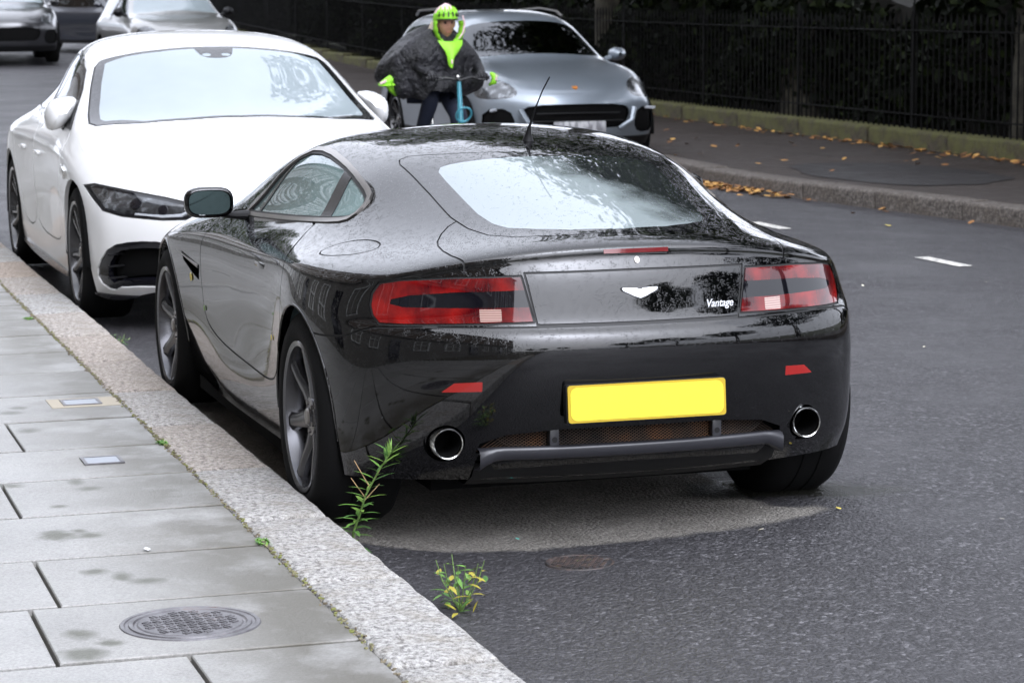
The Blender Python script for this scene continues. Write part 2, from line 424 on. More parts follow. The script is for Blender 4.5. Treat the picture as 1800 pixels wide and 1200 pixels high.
xsr = [-60, -30, -10, -5, 0, 4, 8.6, 11.4, 13.4, 15, 18, 20, 22, 24, 26, 28, 30, 32, 34, 36, 38, 40, 42, 45, 50, 60, 75, 90, 140]
# base ground to the horizon
b = MB(); b.grid([[(x, y, -.35+G(x)-.0*x) for y in (-900, -60, -12, 8, 60, 900)] for x in (-900, -60)+tuple(xsr[1:])+(900,)]); M_grass = mat('park_ground', (.03, .035, .015), .95)
_n = NT(M_grass); _n.l(_n.ramp(_n.noise(_n.coord(), 3, 5), [(.3, (.02, .022, .01)), (.7, (.05, .055, .022))]), _n.b.inputs['Base Color']); tag(b.build('ground', M_grass, sm=False), kind='structure')
def RZ(y): return .038-.050*min(1.15, abs(y+2.5)/3.3)**2
_ed = [(-.20, .86), (-.33, .78), (-.47, .67), (-.56, .57), (-.61, .45), (-.645, .33), (-.655, .15), (-.66, 0), (-.65, -.15), (-.635, -.30), (-.615, -.42), (-.575, -.56), (-.52, -.68), (-.46, -.75), (-.40, -.74), (-.40, -.66), (-.34, -.60), (-.2, -.58), (1.0, -.62), (3.4, -.70), (3.5, .92), (1.0, .95)]
_wet = [(.10, -.80), (-.06, -.92), (-.14, -1.02), (-.24, -1.14), (-.31, -1.12), (-.33, -1.0), (-.31, -.84), (-.25, -.76), (-.22, -.62), (-.16, -.45), (-.05, -.40), (.1, -.5)]
xr = sorted(set([x for x in xsr if x < -2 or x > 4]+list(np.arange(-2, 4.01, .025)))); yr = sorted(set([-9, -8, -7, -6, -5, -4, -3, -2.4, -1.9]+[round(v, 3) for v in np.arange(-1.5, .991, .025)]+[.99]))
XX, YY = np.meshgrid(xr, yr, indexing='ij'); ZZ = np.array([[G(x)+RZ(y) for y in yr] for x in xr])
pts_ = np.stack([XX.ravel(), YY.ravel(), ZZ.ravel()], 1)
wob = np.array([[.016*mnoise.noise((x*11, y*11, 1))+.010*mnoise.noise((x*33, y*33, 4)) if -2 < x < 4 and y > -1.6 else 0] for x, y in pts_[:, :2]]).ravel()
dry = np.clip(.5-(sdf(pts_[:, :2], _ed)+wob)/.022, 0, 1); wetv = np.clip(.5-(sdf(pts_[:, :2], _wet)+wob*1.5)/.09, 0, 1)
nx, ny = len(xr), len(yr); me = bpy.data.meshes.new('road')
ii, jj = np.meshgrid(np.arange(nx-1), np.arange(ny-1), indexing='ij'); q = (ii*ny+jj).ravel()
me.from_pydata(pts_.tolist(), [], np.stack([q, q+ny, q+ny+1, q+1], 1).tolist()); me.update()
for nm, arr in (('dry_area', dry), ('wet_area', wetv)):
    at = me.attributes.new(nm, 'FLOAT', 'POINT'); at.data.foreach_set('value', arr.astype(np.float32))
me.materials.append(M_road); me.shade_smooth(); road = link(bpy.data.objects.new('road', me)); tag(road, kind='structure')
N = NT(M_road); bc = N.b.inputs['Base Color'].links[0].from_socket; rc = N.b.inputs['Roughness'].links[0].from_socket; co = N.coord()
ad = N.n('Attribute', attribute_name='dry_area').outputs['Fac']; aw = N.n('Attribute', attribute_name='wet_area').outputs['Fac']
dc_ = N.mix(.6, N.ramp(N.noise(co, 55, 3, .75), [(.38, (.07, .065, .057)), (.5, (.165, .152, .132)), (.64, (.27, .255, .225))]), N.ramp(N.noise(co, 5, 5, .65), [(.3, (.10, .090, .077)), (.65, (.23, .215, .19))]))
N.l(N.mix(aw, N.mix(ad, bc, dc_), (.014, .014, .011)), N.b.inputs['Base Color']); N.l(N.math('SUBTRACT', N.math('ADD', rc, N.math('MULTIPLY', ad, .35), clamp=True), N.math('MULTIPLY', aw, .3), clamp=True), N.b.inputs['Roughness'])
# near kerb: one object per granite stone
M_granite = mat('granite', (.36, .34, .31), .75); N = NT(M_granite); co = N.coord('Generated'); co = N.coord()
inf = N.n('ObjectInfo'); rnd_ = inf.outputs['Random']
c = N.ramp(N.noise(co, 48, 5, .85), [(.38, (.10, .095, .09)), (.47, (.30, .288, .27)), (.58, (.50, .485, .455))])
warm = N.mix(N.math('MULTIPLY', N.math('POWER', rnd_, 2.2), .9), (1, 1.01, 1.02), (1.0, .83, .70)); c = N.mix(1.0, c, warm, 'MULTIPLY')
sx = N.n('SeparateXYZ'); N.l(co, sx.inputs[0])
c = N.mix(N.ramp(N.noise(co, 7, 5, .7), [(.48, g3(0)), (.72, g3(.55))]), c, (.20, .17, .12))
N.l(c, N.b.inputs['Base Color'])
N.bump(N.math('ADD', N.noise(co, 55, 4, .75), N.math('MULTIPLY', N.noise(co, 18, 3), 1.0)), 1.0, .014)
KERB = bpy.data.objects.new('kerb', None); COL.objects.link(KERB); tag(KERB, kind='structure')
def stone_mesh(name, L, Wd, H, bev, seed, m, rough=.004, seg=10):
    rs = random.Random(seed); b = bmesh.new(); bmesh.ops.create_cube(b, size=1, matrix=Matrix.Translation((L/2, 0, -H/2)) @ Matrix.Diagonal((L-.020, Wd, H, 1)))
    es = [e for e in b.edges if max(v.co.z for v in e.verts) > -.001 and min(v.co.z for v in e.verts) > -.001]
    bmesh.ops.bevel(b, geom=es, offset=bev, segments=3, affect='EDGES', profile=.5)
    if seg:
        bmesh.ops.subdivide_edges(b, edges=[e for e in b.edges if abs(e.verts[0].co.x-e.verts[1].co.x) > L*.5], cuts=seg)
        for v in b.verts:
            q = v.co*9+Vector((seed*3.1, 0, 0)); v.co.z += rough*mnoise.noise(q); v.co.y += rough*1.3*mnoise.noise(q+Vector((7, 7, 7)))
    me = bpy.data.meshes.new(name); b.to_mesh(me); b.free(); me.materials.append(m); smooth(me, 40); return me
kx = [-7.6, -6.75, -5.85, -4.95, -4.05, -3.18, -2.275, -1.345, -.465, .40, 1.37, 2.25, 3.15, 4.05]
while kx[-1] < 60: kx.append(kx[-1]+.90)
kmesh = [stone_mesh('kerb_stone', .90, .275, .30, .022, s, M_granite) for s in range(5)]
for k, (a, c_) in enumerate(zip(kx, kx[1:])):
    o = bpy.data.objects.new('kerb_stone', kmesh[k % 5]); o.location = (a, 1.058+random.uniform(-.004, .004), .12+G(a)+random.uniform(-.003, .003)); o.scale = ((c_-a)/.90, 1, 1); link(o, KERB)
# near pavement: slabs laid in courses
M_slab = mat('york_stone_slab', (.33, .34, .335), .5); N = NT(M_slab); co = N.coord()
geo = N.n('NewGeometry'); wp = geo.outputs['Position']; inf = N.n('ObjectInfo'); rn = inf.outputs['Random']
c = N.ramp(N.noise(wp, 2.2, 6, .6), [(.3, (.285, .283, .272)), (.7, (.395, .388, .368))])
c = N.mix(N.math('MULTIPLY', rn, .38), c, (.18, .17, .145))
c = N.mix(N.ramp(N.noise(wp, 130, 3, .7), [(.35, g3(.5)), (.62, g3(0))]), c, (.10, .098, .09))
sx = N.n('SeparateXYZ'); N.l(wp, sx.inputs[0])
kerbside = N.math('MULTIPLY', N.math('SUBTRACT', 1.74, sx.outputs[1], clamp=True), 2.6, clamp=True)
c = N.mix(N.math('MULTIPLY', kerbside, N.ramp(N.noise(wp, 3.4, 5, .65), [(.32, g3(.15)), (.54, g3(.95))])), c, (.095, .088, .068))
# damp algae stains, each with its own shape
blobs = [(-.50, 1.76, .085, .07), (-.53, 1.66, .05, .05), (-.45, 1.69, .04, .03), (-1.10, 1.66, .07, .03), (-1.02, 1.72, .05, .05), (-1.18, 1.60, .045, .06), (-1.72, 1.86, .06, .05), (-1.92, 1.88, .08, .07), (-1.83, 1.80, .05, .04),
         (.33, 1.59, .06, .035), (.20, 1.57, .05, .045), (.33, 1.80, .05, .045), (1.95, 1.60, .05, .04), (1.85, 1.64, .06, .05), (1.42, 1.62, .07, .05), (-.06, 1.70, .03, .03), (2.35, 1.66, .05, .05), (-2.4, 2.2, .09, .08), (-.85, 2.3, .07, .07)]
wn = N.n('TexNoise'); wn.inputs['Scale'].default_value = 22; wn.inputs['Detail'].default_value = 5; N.l(wp, wn.inputs['Vector'])
acc = None
for bxx, byy, rx_, ry_ in blobs:
    vm = N.n('VectorMath', operation='SUBTRACT'); N.l(wp, vm.inputs[0]); vm.inputs[1].default_value = (bxx, byy, .12)
    v2 = N.n('VectorMath', operation='MULTIPLY'); N.l(vm.outputs[0], v2.inputs[0]); v2.inputs[1].default_value = (1/rx_, 1/ry_, 0)
    v3 = N.n('VectorMath', operation='LENGTH'); N.l(v2.outputs[0], v3.inputs[0]); acc = v3.outputs['Value'] if acc is None else N.math('MINIMUM', acc, v3.outputs['Value'])
f = N.math('ADD', acc, N.math('MULTIPLY', wn.outputs[0], 1.3))
c = N.mix(N.ramp(f, [(.0, g3(.7)), (1.0, g3(0))]) if False else N.math('MULTIPLY', N.math('SUBTRACT', 1.75, f, clamp=True), 1.3, clamp=True), c, (.075, .075, .052))
N.l(c, N.b.inputs['Base Color']); N.l(N.ramp(N.noise(wp, 1.6, 4), [(.3, g3(.30)), (.7, g3(.5))]), N.b.inputs['Roughness'])
N.bump(N.math('ADD', N.noise(wp, 90, 4, .7), N.noise(wp, 10, 3)), .55, .004)
PAVE = bpy.data.objects.new('pavement', None); COL.objects.link(PAVE); tag(PAVE, kind='structure')
M_joint = mat('mossy_joint_sand', (.03, .028, .02), .95); _n = NT(M_joint); _n.l(_n.ramp(_n.noise(_n.coord(), 9, 5), [(.4, (.035, .032, .024)), (.62, (.075, .070, .040))]), _n.b.inputs['Base Color']); _n.bump(_n.noise(_n.coord(), 90), .8, .01)
b = MB(); b.grid([[(x, 1.10, .098+G(x)), (x, 5.6, .098+G(x))] for x in xsr]); b.build('bedding', M_joint, PAVE, sm=False)
cx_ = [-4.4, -3.8, -3.2, -2.6, -2.0, -1.41, -.825, -.205, .385, .97, 1.60, 2.24, 2.87, 3.50]
while cx_[-1] < 48: cx_.append(cx_[-1]+.62)
breaks = {-2.6: [1.635, 2.5, 3.4, 4.3], -2.0: [1.95, 2.8, 3.6, 4.5], -1.41: [1.87, 2.75, 3.6, 4.5], -.825: [2.15, 3.0, 3.9, 4.7], -.205: [1.835, 2.7, 3.5, 4.4], .385: [2.15, 2.9, 3.8, 4.6], .97: [1.69, 2.5, 3.4, 4.3]}
smesh = {}
def slab(x0, x1, y0, y1, k):
    key = (round(x1-x0, 2), round(y1-y0, 2))
    if key not in smesh:
        bm = bmesh.new(); L, Wd = x1-x0-.022, y1-y0-.010
        bmesh.ops.create_cube(bm, size=1, matrix=Matrix.Translation((L/2, Wd/2, -.03)) @ Matrix.Diagonal((L, Wd, .06, 1)))
        es = [e for e in bm.edges if min(v.co.z for v in e.verts) > -.001]; bmesh.ops.bevel(bm, geom=es, offset=.003, segments=1, affect='EDGES')
        me = bpy.data.meshes.new('slab'); bm.to_mesh(me); bm.free(); me.materials.append(M_slab); smesh[key] = me
    o = bpy.data.objects.new('slab', smesh[key]); o.location = (x0+.011, y0+.0035, .12+G(x0)+random.uniform(-.002, .0015)); o.rotation_euler = (random.uniform(-.002, .002), random.uniform(-.002, .002), 0); link(o, PAVE)
ns = 0
for k, (a, c_) in enumerate(zip(cx_, cx_[1:])):
    br = breaks.get(a) or [[1.62, 2.45, 3.3, 4.2], [1.95, 2.8, 3.6, 4.5], [1.78, 2.6, 3.45, 4.35]][k % 3]
    for y0, y1 in zip([1.197]+br, br+[5.5]):
        slab(a, c_, y0, y1, k); ns += 1
# inspection cover in the pavement (cast disc with raised pattern)
M_cast = mat('worn_cast_iron', (.13, .125, .13), .42, .25); N = NT(M_cast); N.l(N.ramp(N.noise(N.coord(), 12, 5, .7), [(.35, (.07, .066, .07)), (.6, (.15, .145, .15)), (.8, (.15, .10, .08))]), N.b.inputs['Base Color']); N.bump(N.noise(N.coord(), 60), .4, .004)
b = MB(); c0 = (-1.70, 1.575, .1195)
b.lathe([(.0001, .0035), (.132, .0035), (.136, .001), (.142, .001), (.146, .0045), (.156, .0045), (.158, .001), (.166, .001), (.169, .0035), (.178, .0035), (.181, 0)], c=c0, axis='z', n=64)
cov = b.build('inspection_cover', M_cast, ang=30); tag(cov, 'round cast metal inspection cover set in the pavement slabs', 'manhole cover')
b = MB(); rs = random.Random(3)
for i in range(-4, 5):
    for j in range(-4, 5):
        if math.hypot(i, j)*.027 < .118:
            for t in (-.0055, .0055):
                a = .6+(1.57 if (i+j) % 2 else 0); b.box((c0[0]+i*.027-t*math.sin(a), c0[1]+j*.027+t*math.cos(a), c0[2]+.005), (.020, .004, .003), Matrix.Rotation(a, 3, 'Z'))
tag(b.build('raised_pattern', M_cast, cov, sm=False), kind='stuff')
# two small utility lids
M_lidm = mat('galvanised_lid', (.28, .30, .33), .4, .4); _n = NT(M_lidm); _n.bump(_n.noise(_n.coord(), 50), .4, .004)
M_mortar = mat('cream_mortar', (.36, .32, .25), .9)
def lid_at(cx0, cy0, lx, ly, label, mortar):
    b = MB(); b.box((cx0, cy0, .1205), (lx, ly, .006), bev=.001); o = b.build('utility_lid', M_lidm, sm=False); tag(o, label, 'utility cover')
    b = MB()
    for t in (1, -1): b.box((cx0+t*lx*.5, cy0, .1215), (.012, ly+.012, .007)); b.box((cx0, cy0+t*ly*.5, .1218), (lx-.012, .012, .007))
    b.build('lid_frame', M_cast, o, sm=False)
    if mortar:
        b = MB(); b.box((cx0, cy0-.01, .1185), (lx+.09, ly+.13, .006)); b.build('mortar_bed', M_mortar, o, sm=False)
lid_at(2.0, 1.35, .13, .14, 'small grey rectangular lid set in cream mortar beside the kerb', True)
lid_at(.69, 1.455, .13, .125, 'small grey rectangular lid flush in a plain paving slab', False)
# round surface box in the road
b = MB(); c0 = (-.87, .24, RZ(.24)-.0035)
M_brick = mat('rusty_cast_iron', (.11, .06, .045), .6); _n = NT(M_brick); _n.l(_n.ramp(_n.noise(_n.coord(), 30, 4), [(.4, (.03, .027, .026)), (.6, (.075, .052, .046)), (.75, (.085, .09, .035))]), _n.b.inputs['Base Color'])
b.lathe([(.0001, .002), (.092, .002), (.097, .006), (.104, .006), (.108, 0)], c=c0, axis='z', n=40); dc = b.build('surface_box', M_brick, ang=30); tag(dc, 'small round rusty cover in the road behind the black car', 'drain cover')
b = MB()
for i in range(-4, 5):
    for j in range(-5, 6):
        if math.hypot(i*.021+(j % 2)*.01, j*.018) < .086: b.box((c0[0]+j*.018, c0[1]+i*.021+(j % 2)*.01, c0[2]+.005), (.012, .014, .005), Matrix.Rotation(.78, 3, 'Z'))
tag(b.build('stud_pattern', M_brick, dc, sm=False), kind='stuff')
# lane dashes
M_linew = mat('worn_white_paint', (.62, .60, .56), .6); N = NT(M_linew); a_ = N.ramp(N.noise(N.coord(), 30, 5, .8), [(.36, g3(0)), (.5, g3(1))]); N.l(N.mix(a_, (.07, .07, .07), (.62, .60, .55)), N.b.inputs['Base Color'])
for x0 in (6.13, 8.86, 11.6, 14.4):
    for k in range(1):
        b = MB(); b.grid([[(x, -4.66+.03*(x-6)/2.8-w, RZ(-4.66)+.0045) for w in (-.05, .05)] for x in np.linspace(x0, x0+.60, 4)]); o = b.build('lane_marking', M_linew, road, sm=False)
# far kerb and footway
fk = [(-60, -7.6), (-10, -7.5), (-5, -7.45), (0, -7.3), (4, -7.0), (7, -6.68), (8.68, -6.45), (10, -6.24), (11.46, -6.03), (13.39, -5.88), (15, -5.98), (18, -6.25), (25, -6.35), (40, -6.35), (60, -6.35), (90, -6.35), (140, -6.35)]
fx = [p[0] for p in fk]; fy = [p[1] for p in fk]
def FKY(x): return float(np.interp(x, fx, fy))
M_gran2 = mat('dark_granite', (.16, .14, .125), .8); N = NT(M_gran2); co = N.coord()
c = N.ramp(N.noise(co, 40, 4, .75), [(.32, (.035, .029, .025)), (.5, (.10, .086, .074)), (.66, (.24, .215, .19))]); N.l(N.mix(N.ramp(N.noise(co, 5, 5, .7), [(.45, g3(0)), (.7, g3(.7))]), c, (.075, .058, .042)), N.b.inputs['Base Color']); N.bump(N.noise(co, 22, 5, .7), .9, .02)
FK = bpy.data.objects.new('kerb', None); COL.objects.link(FK); tag(FK, kind='structure')
fkm = [stone_mesh('kerb_stone', 1.0, .26, .34, .03, 20+s, M_gran2, .012) for s in range(4)]
x = -12.0; k = 0
while x < 60:
    L = random.uniform(.75, 1.25); y0, y1 = FKY(x), FKY(x+L); a = math.atan2(y1-y0, L)
    o = bpy.data.objects.new('kerb_stone', fkm[k % 4]); o.location = (x, y0-.13+random.uniform(-.008, .008), .125+G(x)+random.uniform(-.006, .006)); o.rotation_euler = (0, 0, a); o.scale = (math.hypot(L, y1-y0), 1, 1); link(o, FK); x += L; k += 1
b = MB(); P = []
for x in sorted(set(fx+xsr+list(np.arange(-10, 60, 2.5)))): P.append([(x, FKY(x)-.2, .115+G(x)), (x, (FKY(x)-8.8)/2, .13+G(x)), (x, -9.6, .14+G(x))])
b.grid(P); tag(b.build('footway', M_farpave), kind='structure')
# darker wet area of the far footway, laid on as a thin sheet
b = MB(); cxp, cyp = 12.3, -7.15; P = []
vs = [b.bm.verts.new((cxp+(1.35+.25*mnoise.noise((math.cos(a)*1.6, math.sin(a)*1.6, 3)))*math.cos(a)*1.1, cyp+(.75+.2*mnoise.noise((math.cos(a)*2, math.sin(a)*2, 9)))*math.sin(a), 0)) for a in np.linspace(0, 6.283, 41)[:-1]]
b.bm.faces.new(vs)
bmesh.ops.subdivide_edges(b.bm, edges=b.bm.edges[:], cuts=1); bmesh.ops.triangulate(b.bm, faces=b.bm.faces)
for v in b.bm.verts:
    f0, f1 = FKY(v.co.x)-.2, (FKY(v.co.x)-8.8)/2; v.co.z = (.115+.015*(f0-v.co.y)/(f0-f1) if v.co.y > f1 else .13+.01*(f1-v.co.y)/(f1+9.6))+.006
M_patch = gmat_asphalt('dark_wet_tarmac', (.034, .029, .027), (.014, .012, .012), (.06, .053, .048)); tag(b.build('wet_patch', M_patch, sm=False), kind='structure')
# ------------------------------------------------------------------ railings on a mossy stone plinth
M_plinth = mat('mossy_stone', (.13, .12, .07), .85); N = NT(M_plinth); co = N.coord()
geo = N.n('NewGeometry'); sx = N.n('SeparateXYZ'); N.l(geo.outputs['Normal'], sx.inputs[0]); top_ = N.math('MULTIPLY', sx.outputs[2], 1.0, clamp=True)
moss = N.math('MULTIPLY_ADD', top_, .35, N.ramp(N.noise(co, 4, 6, .7), [(.38, g3(0)), (.6, g3(.9))]), clamp=True)
N.l(N.mix(moss, N.ramp(N.noise(co, 14, 5, .7), [(.35, (.03, .023, .017)), (.65, (.08, .063, .045))]), (.10, .10, .028)), N.b.inputs['Base Color']); N.bump(N.noise(co, 26, 5, .7), .9, .02)
M_iron = mat('black_painted_iron', (.004, .004, .004), .7, spec=.15)
FEN = empty('railings', 'long black iron railings on a mossy stone plinth along the far footway', 'railings', (0, -8.98, 0))
pm_ = [stone_mesh('plinth_stone', 1.8, .34, .36, .035, 40+s, M_plinth, .012) for s in range(3)]
x = 2.0; k = 0
while x < 62:
    o = bpy.data.objects.new('plinth_stone', pm_[k % 3]); o.location = (x, 0, .315+G(x)); link(o, FEN); x += 1.8; k += 1
bal = MB()
bal.cyl((0, 0, .3), (0, 0, 1.54), .010, .010, 8); bal.cyl((0, 0, 1.54), (0, 0, 1.575), .017, .014, 8); bal.cyl((0, 0, 1.575), (0, 0, 1.66), .014, .001, 8)
bm_ = bal.mesh('baluster', M_iron); x = 9.0; k = 0; far = MB()
while x < 60:
    if k < 290:
        o = bpy.data.objects.new('baluster', bm_); o.location = (x, 0, -.16+G(x)); link(o, FEN)
    else:
        far.box((x, 0, .95+G(x)), (.018, .018, 1.25))
    x += .125; k += 1
tag(far.build('distant_balusters', M_iron, FEN, sm=False), kind='stuff')
for zr in (.46, 1.31):
    b = MB(); P = []
    for x in sorted(set([9, 60]+list(np.arange(9, 60, 3)))): P.append([(x, .022, zr+G(x)-.006), (x, .022, zr+G(x)+.006), (x, -.022, zr+G(x)+.006), (x, -.022, zr+G(x)-.006)])
    b.grid(P, close_v=True); b.build('rail', M_iron, FEN, sm=False)
for x in np.arange(9.9, 58, 2.9):
    b = MB(); b.box((0, -.0, .86), (.028, .028, 1.12)); b.cyl((0, 0, 1.42), (0, 0, 1.50), .02, .02, 8); b.cyl((0, 0, 1.50), (0, 0, 1.60), .02, .003, 8); b.cyl((0, -.02, 1.38), (0, -.45, .2), .009, .009, 6)
    o = b.build('standard', M_iron, FEN); o.location = (x, 0, G(x))
# ------------------------------------------------------------------ foliage
def leafmat(name, a, b_, c_):
    m = mat(name, a, .6, spec=.12); N = NT(m); geo = N.n('NewGeometry')
    N.l(N.ramp(geo.outputs['Random Per Island'], [(.0, a), (.55, b_), (1, c_)]), N.b.inputs['Base Color']); return m
M_leafd = leafmat('dark_evergreen_leaf', (.002, .0035, .0012), (.004, .007, .002), (.016, .024, .005))
M_leafm = leafmat('plane_leaf', (.010, .018, .005), (.022, .038, .009), (.05, .072, .014))
M_bark = mat('bark', (.07, .06, .045), .9); _n = NT(M_bark); _n.l(_n.ramp(_n.noise(_n.coord(), 9, 5), [(.4, (.025, .022, .016)), (.65, (.07, .064, .045))]), _n.b.inputs['Base Color']); _n.bump(_n.noise(_n.coord(), 14, 5), .8, .03)
def leaves(name, C0, size, m, rng, parent=None, up=.3):
    """C0: (n,3) leaf centres -> two-triangle leaves folded along the midrib"""
    n = len(C0); d = rng.normal(size=(n, 3)); d[:, 2] -= up; d /= np.linalg.norm(d, axis=1)[:, None]
    w = np.cross(d, rng.normal(size=(n, 3))); w /= np.linalg.norm(w, axis=1)[:, None]; s = size*(.6+.8*rng.random(n))[:, None]
    nn = np.cross(d, w)
    V = np.stack([C0-d*s*.5, C0+w*s*.32+nn*s*.08, C0+d*s*.5, C0-w*s*.32+nn*s*.08], 1).reshape(-1, 3)
    i = np.arange(n)[:, None]*4; F = np.hstack([i, i+1, i+2, i, i+2, i+3]).reshape(-1, 3)
    me = bpy.data.meshes.new(name); me.vertices.add(len(V)); me.vertices.foreach_set('co', V.ravel()); me.loops.add(len(F)*3); me.polygons.add(len(F))
    me.loops.foreach_set('vertex_index', F.ravel().astype(np.int32)); me.polygons.foreach_set('loop_start', np.arange(len(F), dtype=np.int32)*3); me.update(); me.validate()
    me.materials.append(m); return me
rng = np.random.default_rng(5)
# hedge behind the railings, thick and uneven
n = 80000; hx = rng.uniform(5, 80, n); t_ = rng.random(n)
top_h = 2.2+.8*np.sin(hx*.9)*np.sin(hx*.37+1)+.45*np.sin(hx*2.3)
hz = .25+t_**.85*(top_h-.2); hy = -9.75-rng.gamma(1.3, .35, n)-.35*np.sin(hx*1.3+hz*2)
Gx = np.array([G(v) for v in hx])
me = leaves('hedge', np.stack([hx, hy, hz+Gx], 1), .13, M_leafd, rng)
hd = link(bpy.data.objects.new('hedge', me)); tag(hd, 'dense dark evergreen hedge behind the black railings', 'hedge', kind='stuff')
b = MB(); P = []
for x in np.arange(4, 82, 1.0):
    P.append([(x, -10.5+.3*mnoise.noise((x*.7, z_, 0)), z_*(1.9+.5*math.sin(x*.9)*math.sin(x*.37+1))+.1+G(x)) for z_ in (0, .25, .5, .75, 1)]+[(x, -12.5, 1.9+G(x)), (x, -12.6, G(x)-.2)])
b.grid(P); M_hcore = mat('hedge_dark_core', (.012, .011, .008), .95); b.build('dark_core', M_hcore, hd)  # added dark sheet, standing in for the shade deep inside the hedge
# trees
def tree_mesh(seed, H, Rc, nl, size, m):
    rg = np.random.default_rng(seed); rs = random.Random(seed)
    b = MB(); z1 = H*.38
    trunk = [(.0, 0, -.3), (.05, .03, z1*.5), (.0, .1, z1), (.15, .05, H*.62), (.1, 0, H*.85)]
    b.tube(trunk, [.34, .27, .23, .13, .04], 12); cl = []
    for k in range(9):
        z0 = z1*.8+(H*.75-z1*.8)*k/9; a = k*2.4+rs.random(); L = Rc*(.95-.35*k/9)
        p0 = Vector((.08, .05, z0)); p1 = p0+Vector((math.cos(a)*L*.5, math.sin(a)*L*.5, L*.28)); p2 = p0+Vector((math.cos(a)*L, math.sin(a)*L, L*.45))
        b.tube([p0, p1, p2], [.11, .07, .02], 7); cl += [p1, p2, (p1+p2)/2+Vector((rs.uniform(-.7, .7), rs.uniform(-.7, .7), .6))]
        for q in range(2):
            e = p1+Vector((rs.uniform(-1, 1), rs.uniform(-1, 1), rs.uniform(.2, 1)))*L*.35; b.tube([p1, e], [.05, .012], 5); cl.append(e)
    cl.append(Vector((.1, 0, H*.9)))
    tm = b.mesh('trunk', M_bark)
    pts = []
    for c in cl:
        k = nl//len(cl); r_ = rs.uniform(.75, 1.25)*Rc*.27; d = rg.normal(size=(k, 3)); d /= np.linalg.norm(d, axis=1)[:, None]
        pts.append(np.array(c)+d*(r_*rg.random(k)[:, None]**.45)*np.array([1.15, 1.15, .75]))
    return tm, leaves('crown', np.vstack(pts), size, m, rg, up=.6)
tvar = [tree_mesh(s, H, Rc, 15000, .26, M_leafm) for s, H, Rc in ((1, 12, 4.6), (2, 10.5, 4.2), (3, 13.5, 5.0))]
def tree(k, x, y, s, rz, label, group=None):
    o = empty('tree', label, 'tree', (x, y, G(x)-.1), rz, group); o.scale = (s, s, s)
    tm, cm = tvar[k]; link(bpy.data.objects.new('trunk', tm), o); link(bpy.data.objects.new('crown', cm), o); return o
grp = 'park trees behind the hedge'
for k, (x, y, s) in enumerate(((4, -10.2, 1.15), (9.5, -9.9, 1.1), (15, -10.1, 1.15), (21, -10.2, 1.15), (28, -10.2, 1.15), (36, -10.5, 1.2), (45, -10.5, 1.2), (56, -10.5, 1.25), (68, -10, 1.25), (-4, -12.5, 1.1), (80, -6, 1.4), (88, 3, 1.4), (86, 12, 1.4))):
    tree(k % 3, x, y, s, k*1.9, 'tall park tree with a dark leafy crown behind the railings', grp)
for k, (x, y, s) in enumerate(((-17, -14.5, .9), (-30, -14, .75), (-50, -15, .75), (-85, 3, .6), (-92, -6, .65), (-88, 11, .6))):
    tree((k+1) % 3, x, y, s, k*2.3, 'street tree standing along the road behind the photographer', 'street trees behind the camera')
# ------------------------------------------------------------------ terrace of houses along the near pavement (seen in reflections)
M_stucco = mat('cream_stucco', (.40, .38, .33), .8); _n = NT(M_stucco); _n.l(_n.ramp(_n.noise(_n.coord(), 1.2, 6), [(.3, (.17, .16, .14)), (.7, (.22, .21, .185))]), _n.b.inputs['Base Color'])
M_bricks = mat('stock_brick', (.16, .12, .085), .9); _n = NT(M_bricks); bk = _n.n('TexBrick'); bk.inputs['Scale'].default_value = 4.5; bk.inputs['Color1'].default_value = (.19, .14, .10, 1); bk.inputs['Color2'].default_value = (.12, .09, .07, 1); bk.inputs['Mortar'].default_value = (.2, .19, .17, 1); _n.l(_n.coord(), bk.inputs['Vector']); _n.l(bk.outputs[0], _n.b.inputs['Base Color'])
M_pane = mat('dark_window_pane', (.015, .018, .02), .05, coat=.5); M_frame = mat('white_window_frame', (.75, .75, .72), .5); M_door = mat('black_front_door', (.015, .015, .02), .25, coat=1)
M_slates = mat('slate_roof', (.06, .06, .07), .6)
wf = MB()
for t in (-1, 1): wf.box((t*.52, 0, 0), (.07, .10, 1.9)); wf.box((0, 0, t*.92), (1.11, .10, .07))
wf.box((0, 0, 0), (1.0, .08, .06)); wf.box((0, .02, 0), (.03, .05, 1.8)); wfm = wf.mesh('window', M_frame, sm=False)
pn = MB(); pn.box((0, .05, 0), (1.0, .02, 1.84)); pnm = pn.mesh('pane', M_pane, sm=False)
def house(x0, wdt, label):
    h = empty('terraced_house', label, 'house', (x0, 5.9, .1))
    b = MB(); b.box((wdt/2, 3.2, 1.7), (wdt-.01, 5.9, 3.6)); b.build('ground_floor_wall', M_stucco, h, sm=False)
    b = MB(); b.box((wdt/2, 3.2, 7.5), (wdt-.01, 5.9, 8.0)); b.build('upper_wall', M_bricks, h, sm=False)
    b = MB(); b.box((wdt/2, .1, 3.55), (wdt, .35, .22)); b.build('string_course', M_stucco, h, sm=False); b = MB(); b.box((wdt/2, .05, 11.4), (wdt, .5, .35)); b.build('cornice', M_stucco, h, sm=False)
    b = MB(); b.box((wdt/2, 3.2, 12.2), (wdt-.01, 5.0, 1.6)); b.build('roof', M_slates, h, sm=False)
    for zf in (1.75, 5.1, 7.9, 10.2):
        for j in range(3):
            if zf < 2 and j == 0: continue
            w_ = bpy.data.objects.new('window', wfm); w_.location = (wdt*(j+.5)/3, .22, zf); w_.scale = (1, 1, 1 if zf < 8 else .75); link(w_, h); link(bpy.data.objects.new('pane', pnm), w_)
    b = MB(); b.box((wdt/6, .20, 1.35), (1.0, .12, 2.3)); b.build('front_door', M_door, h, sm=False)
names_ = ['brick and cream stucco terraced house beside the near pavement', ]
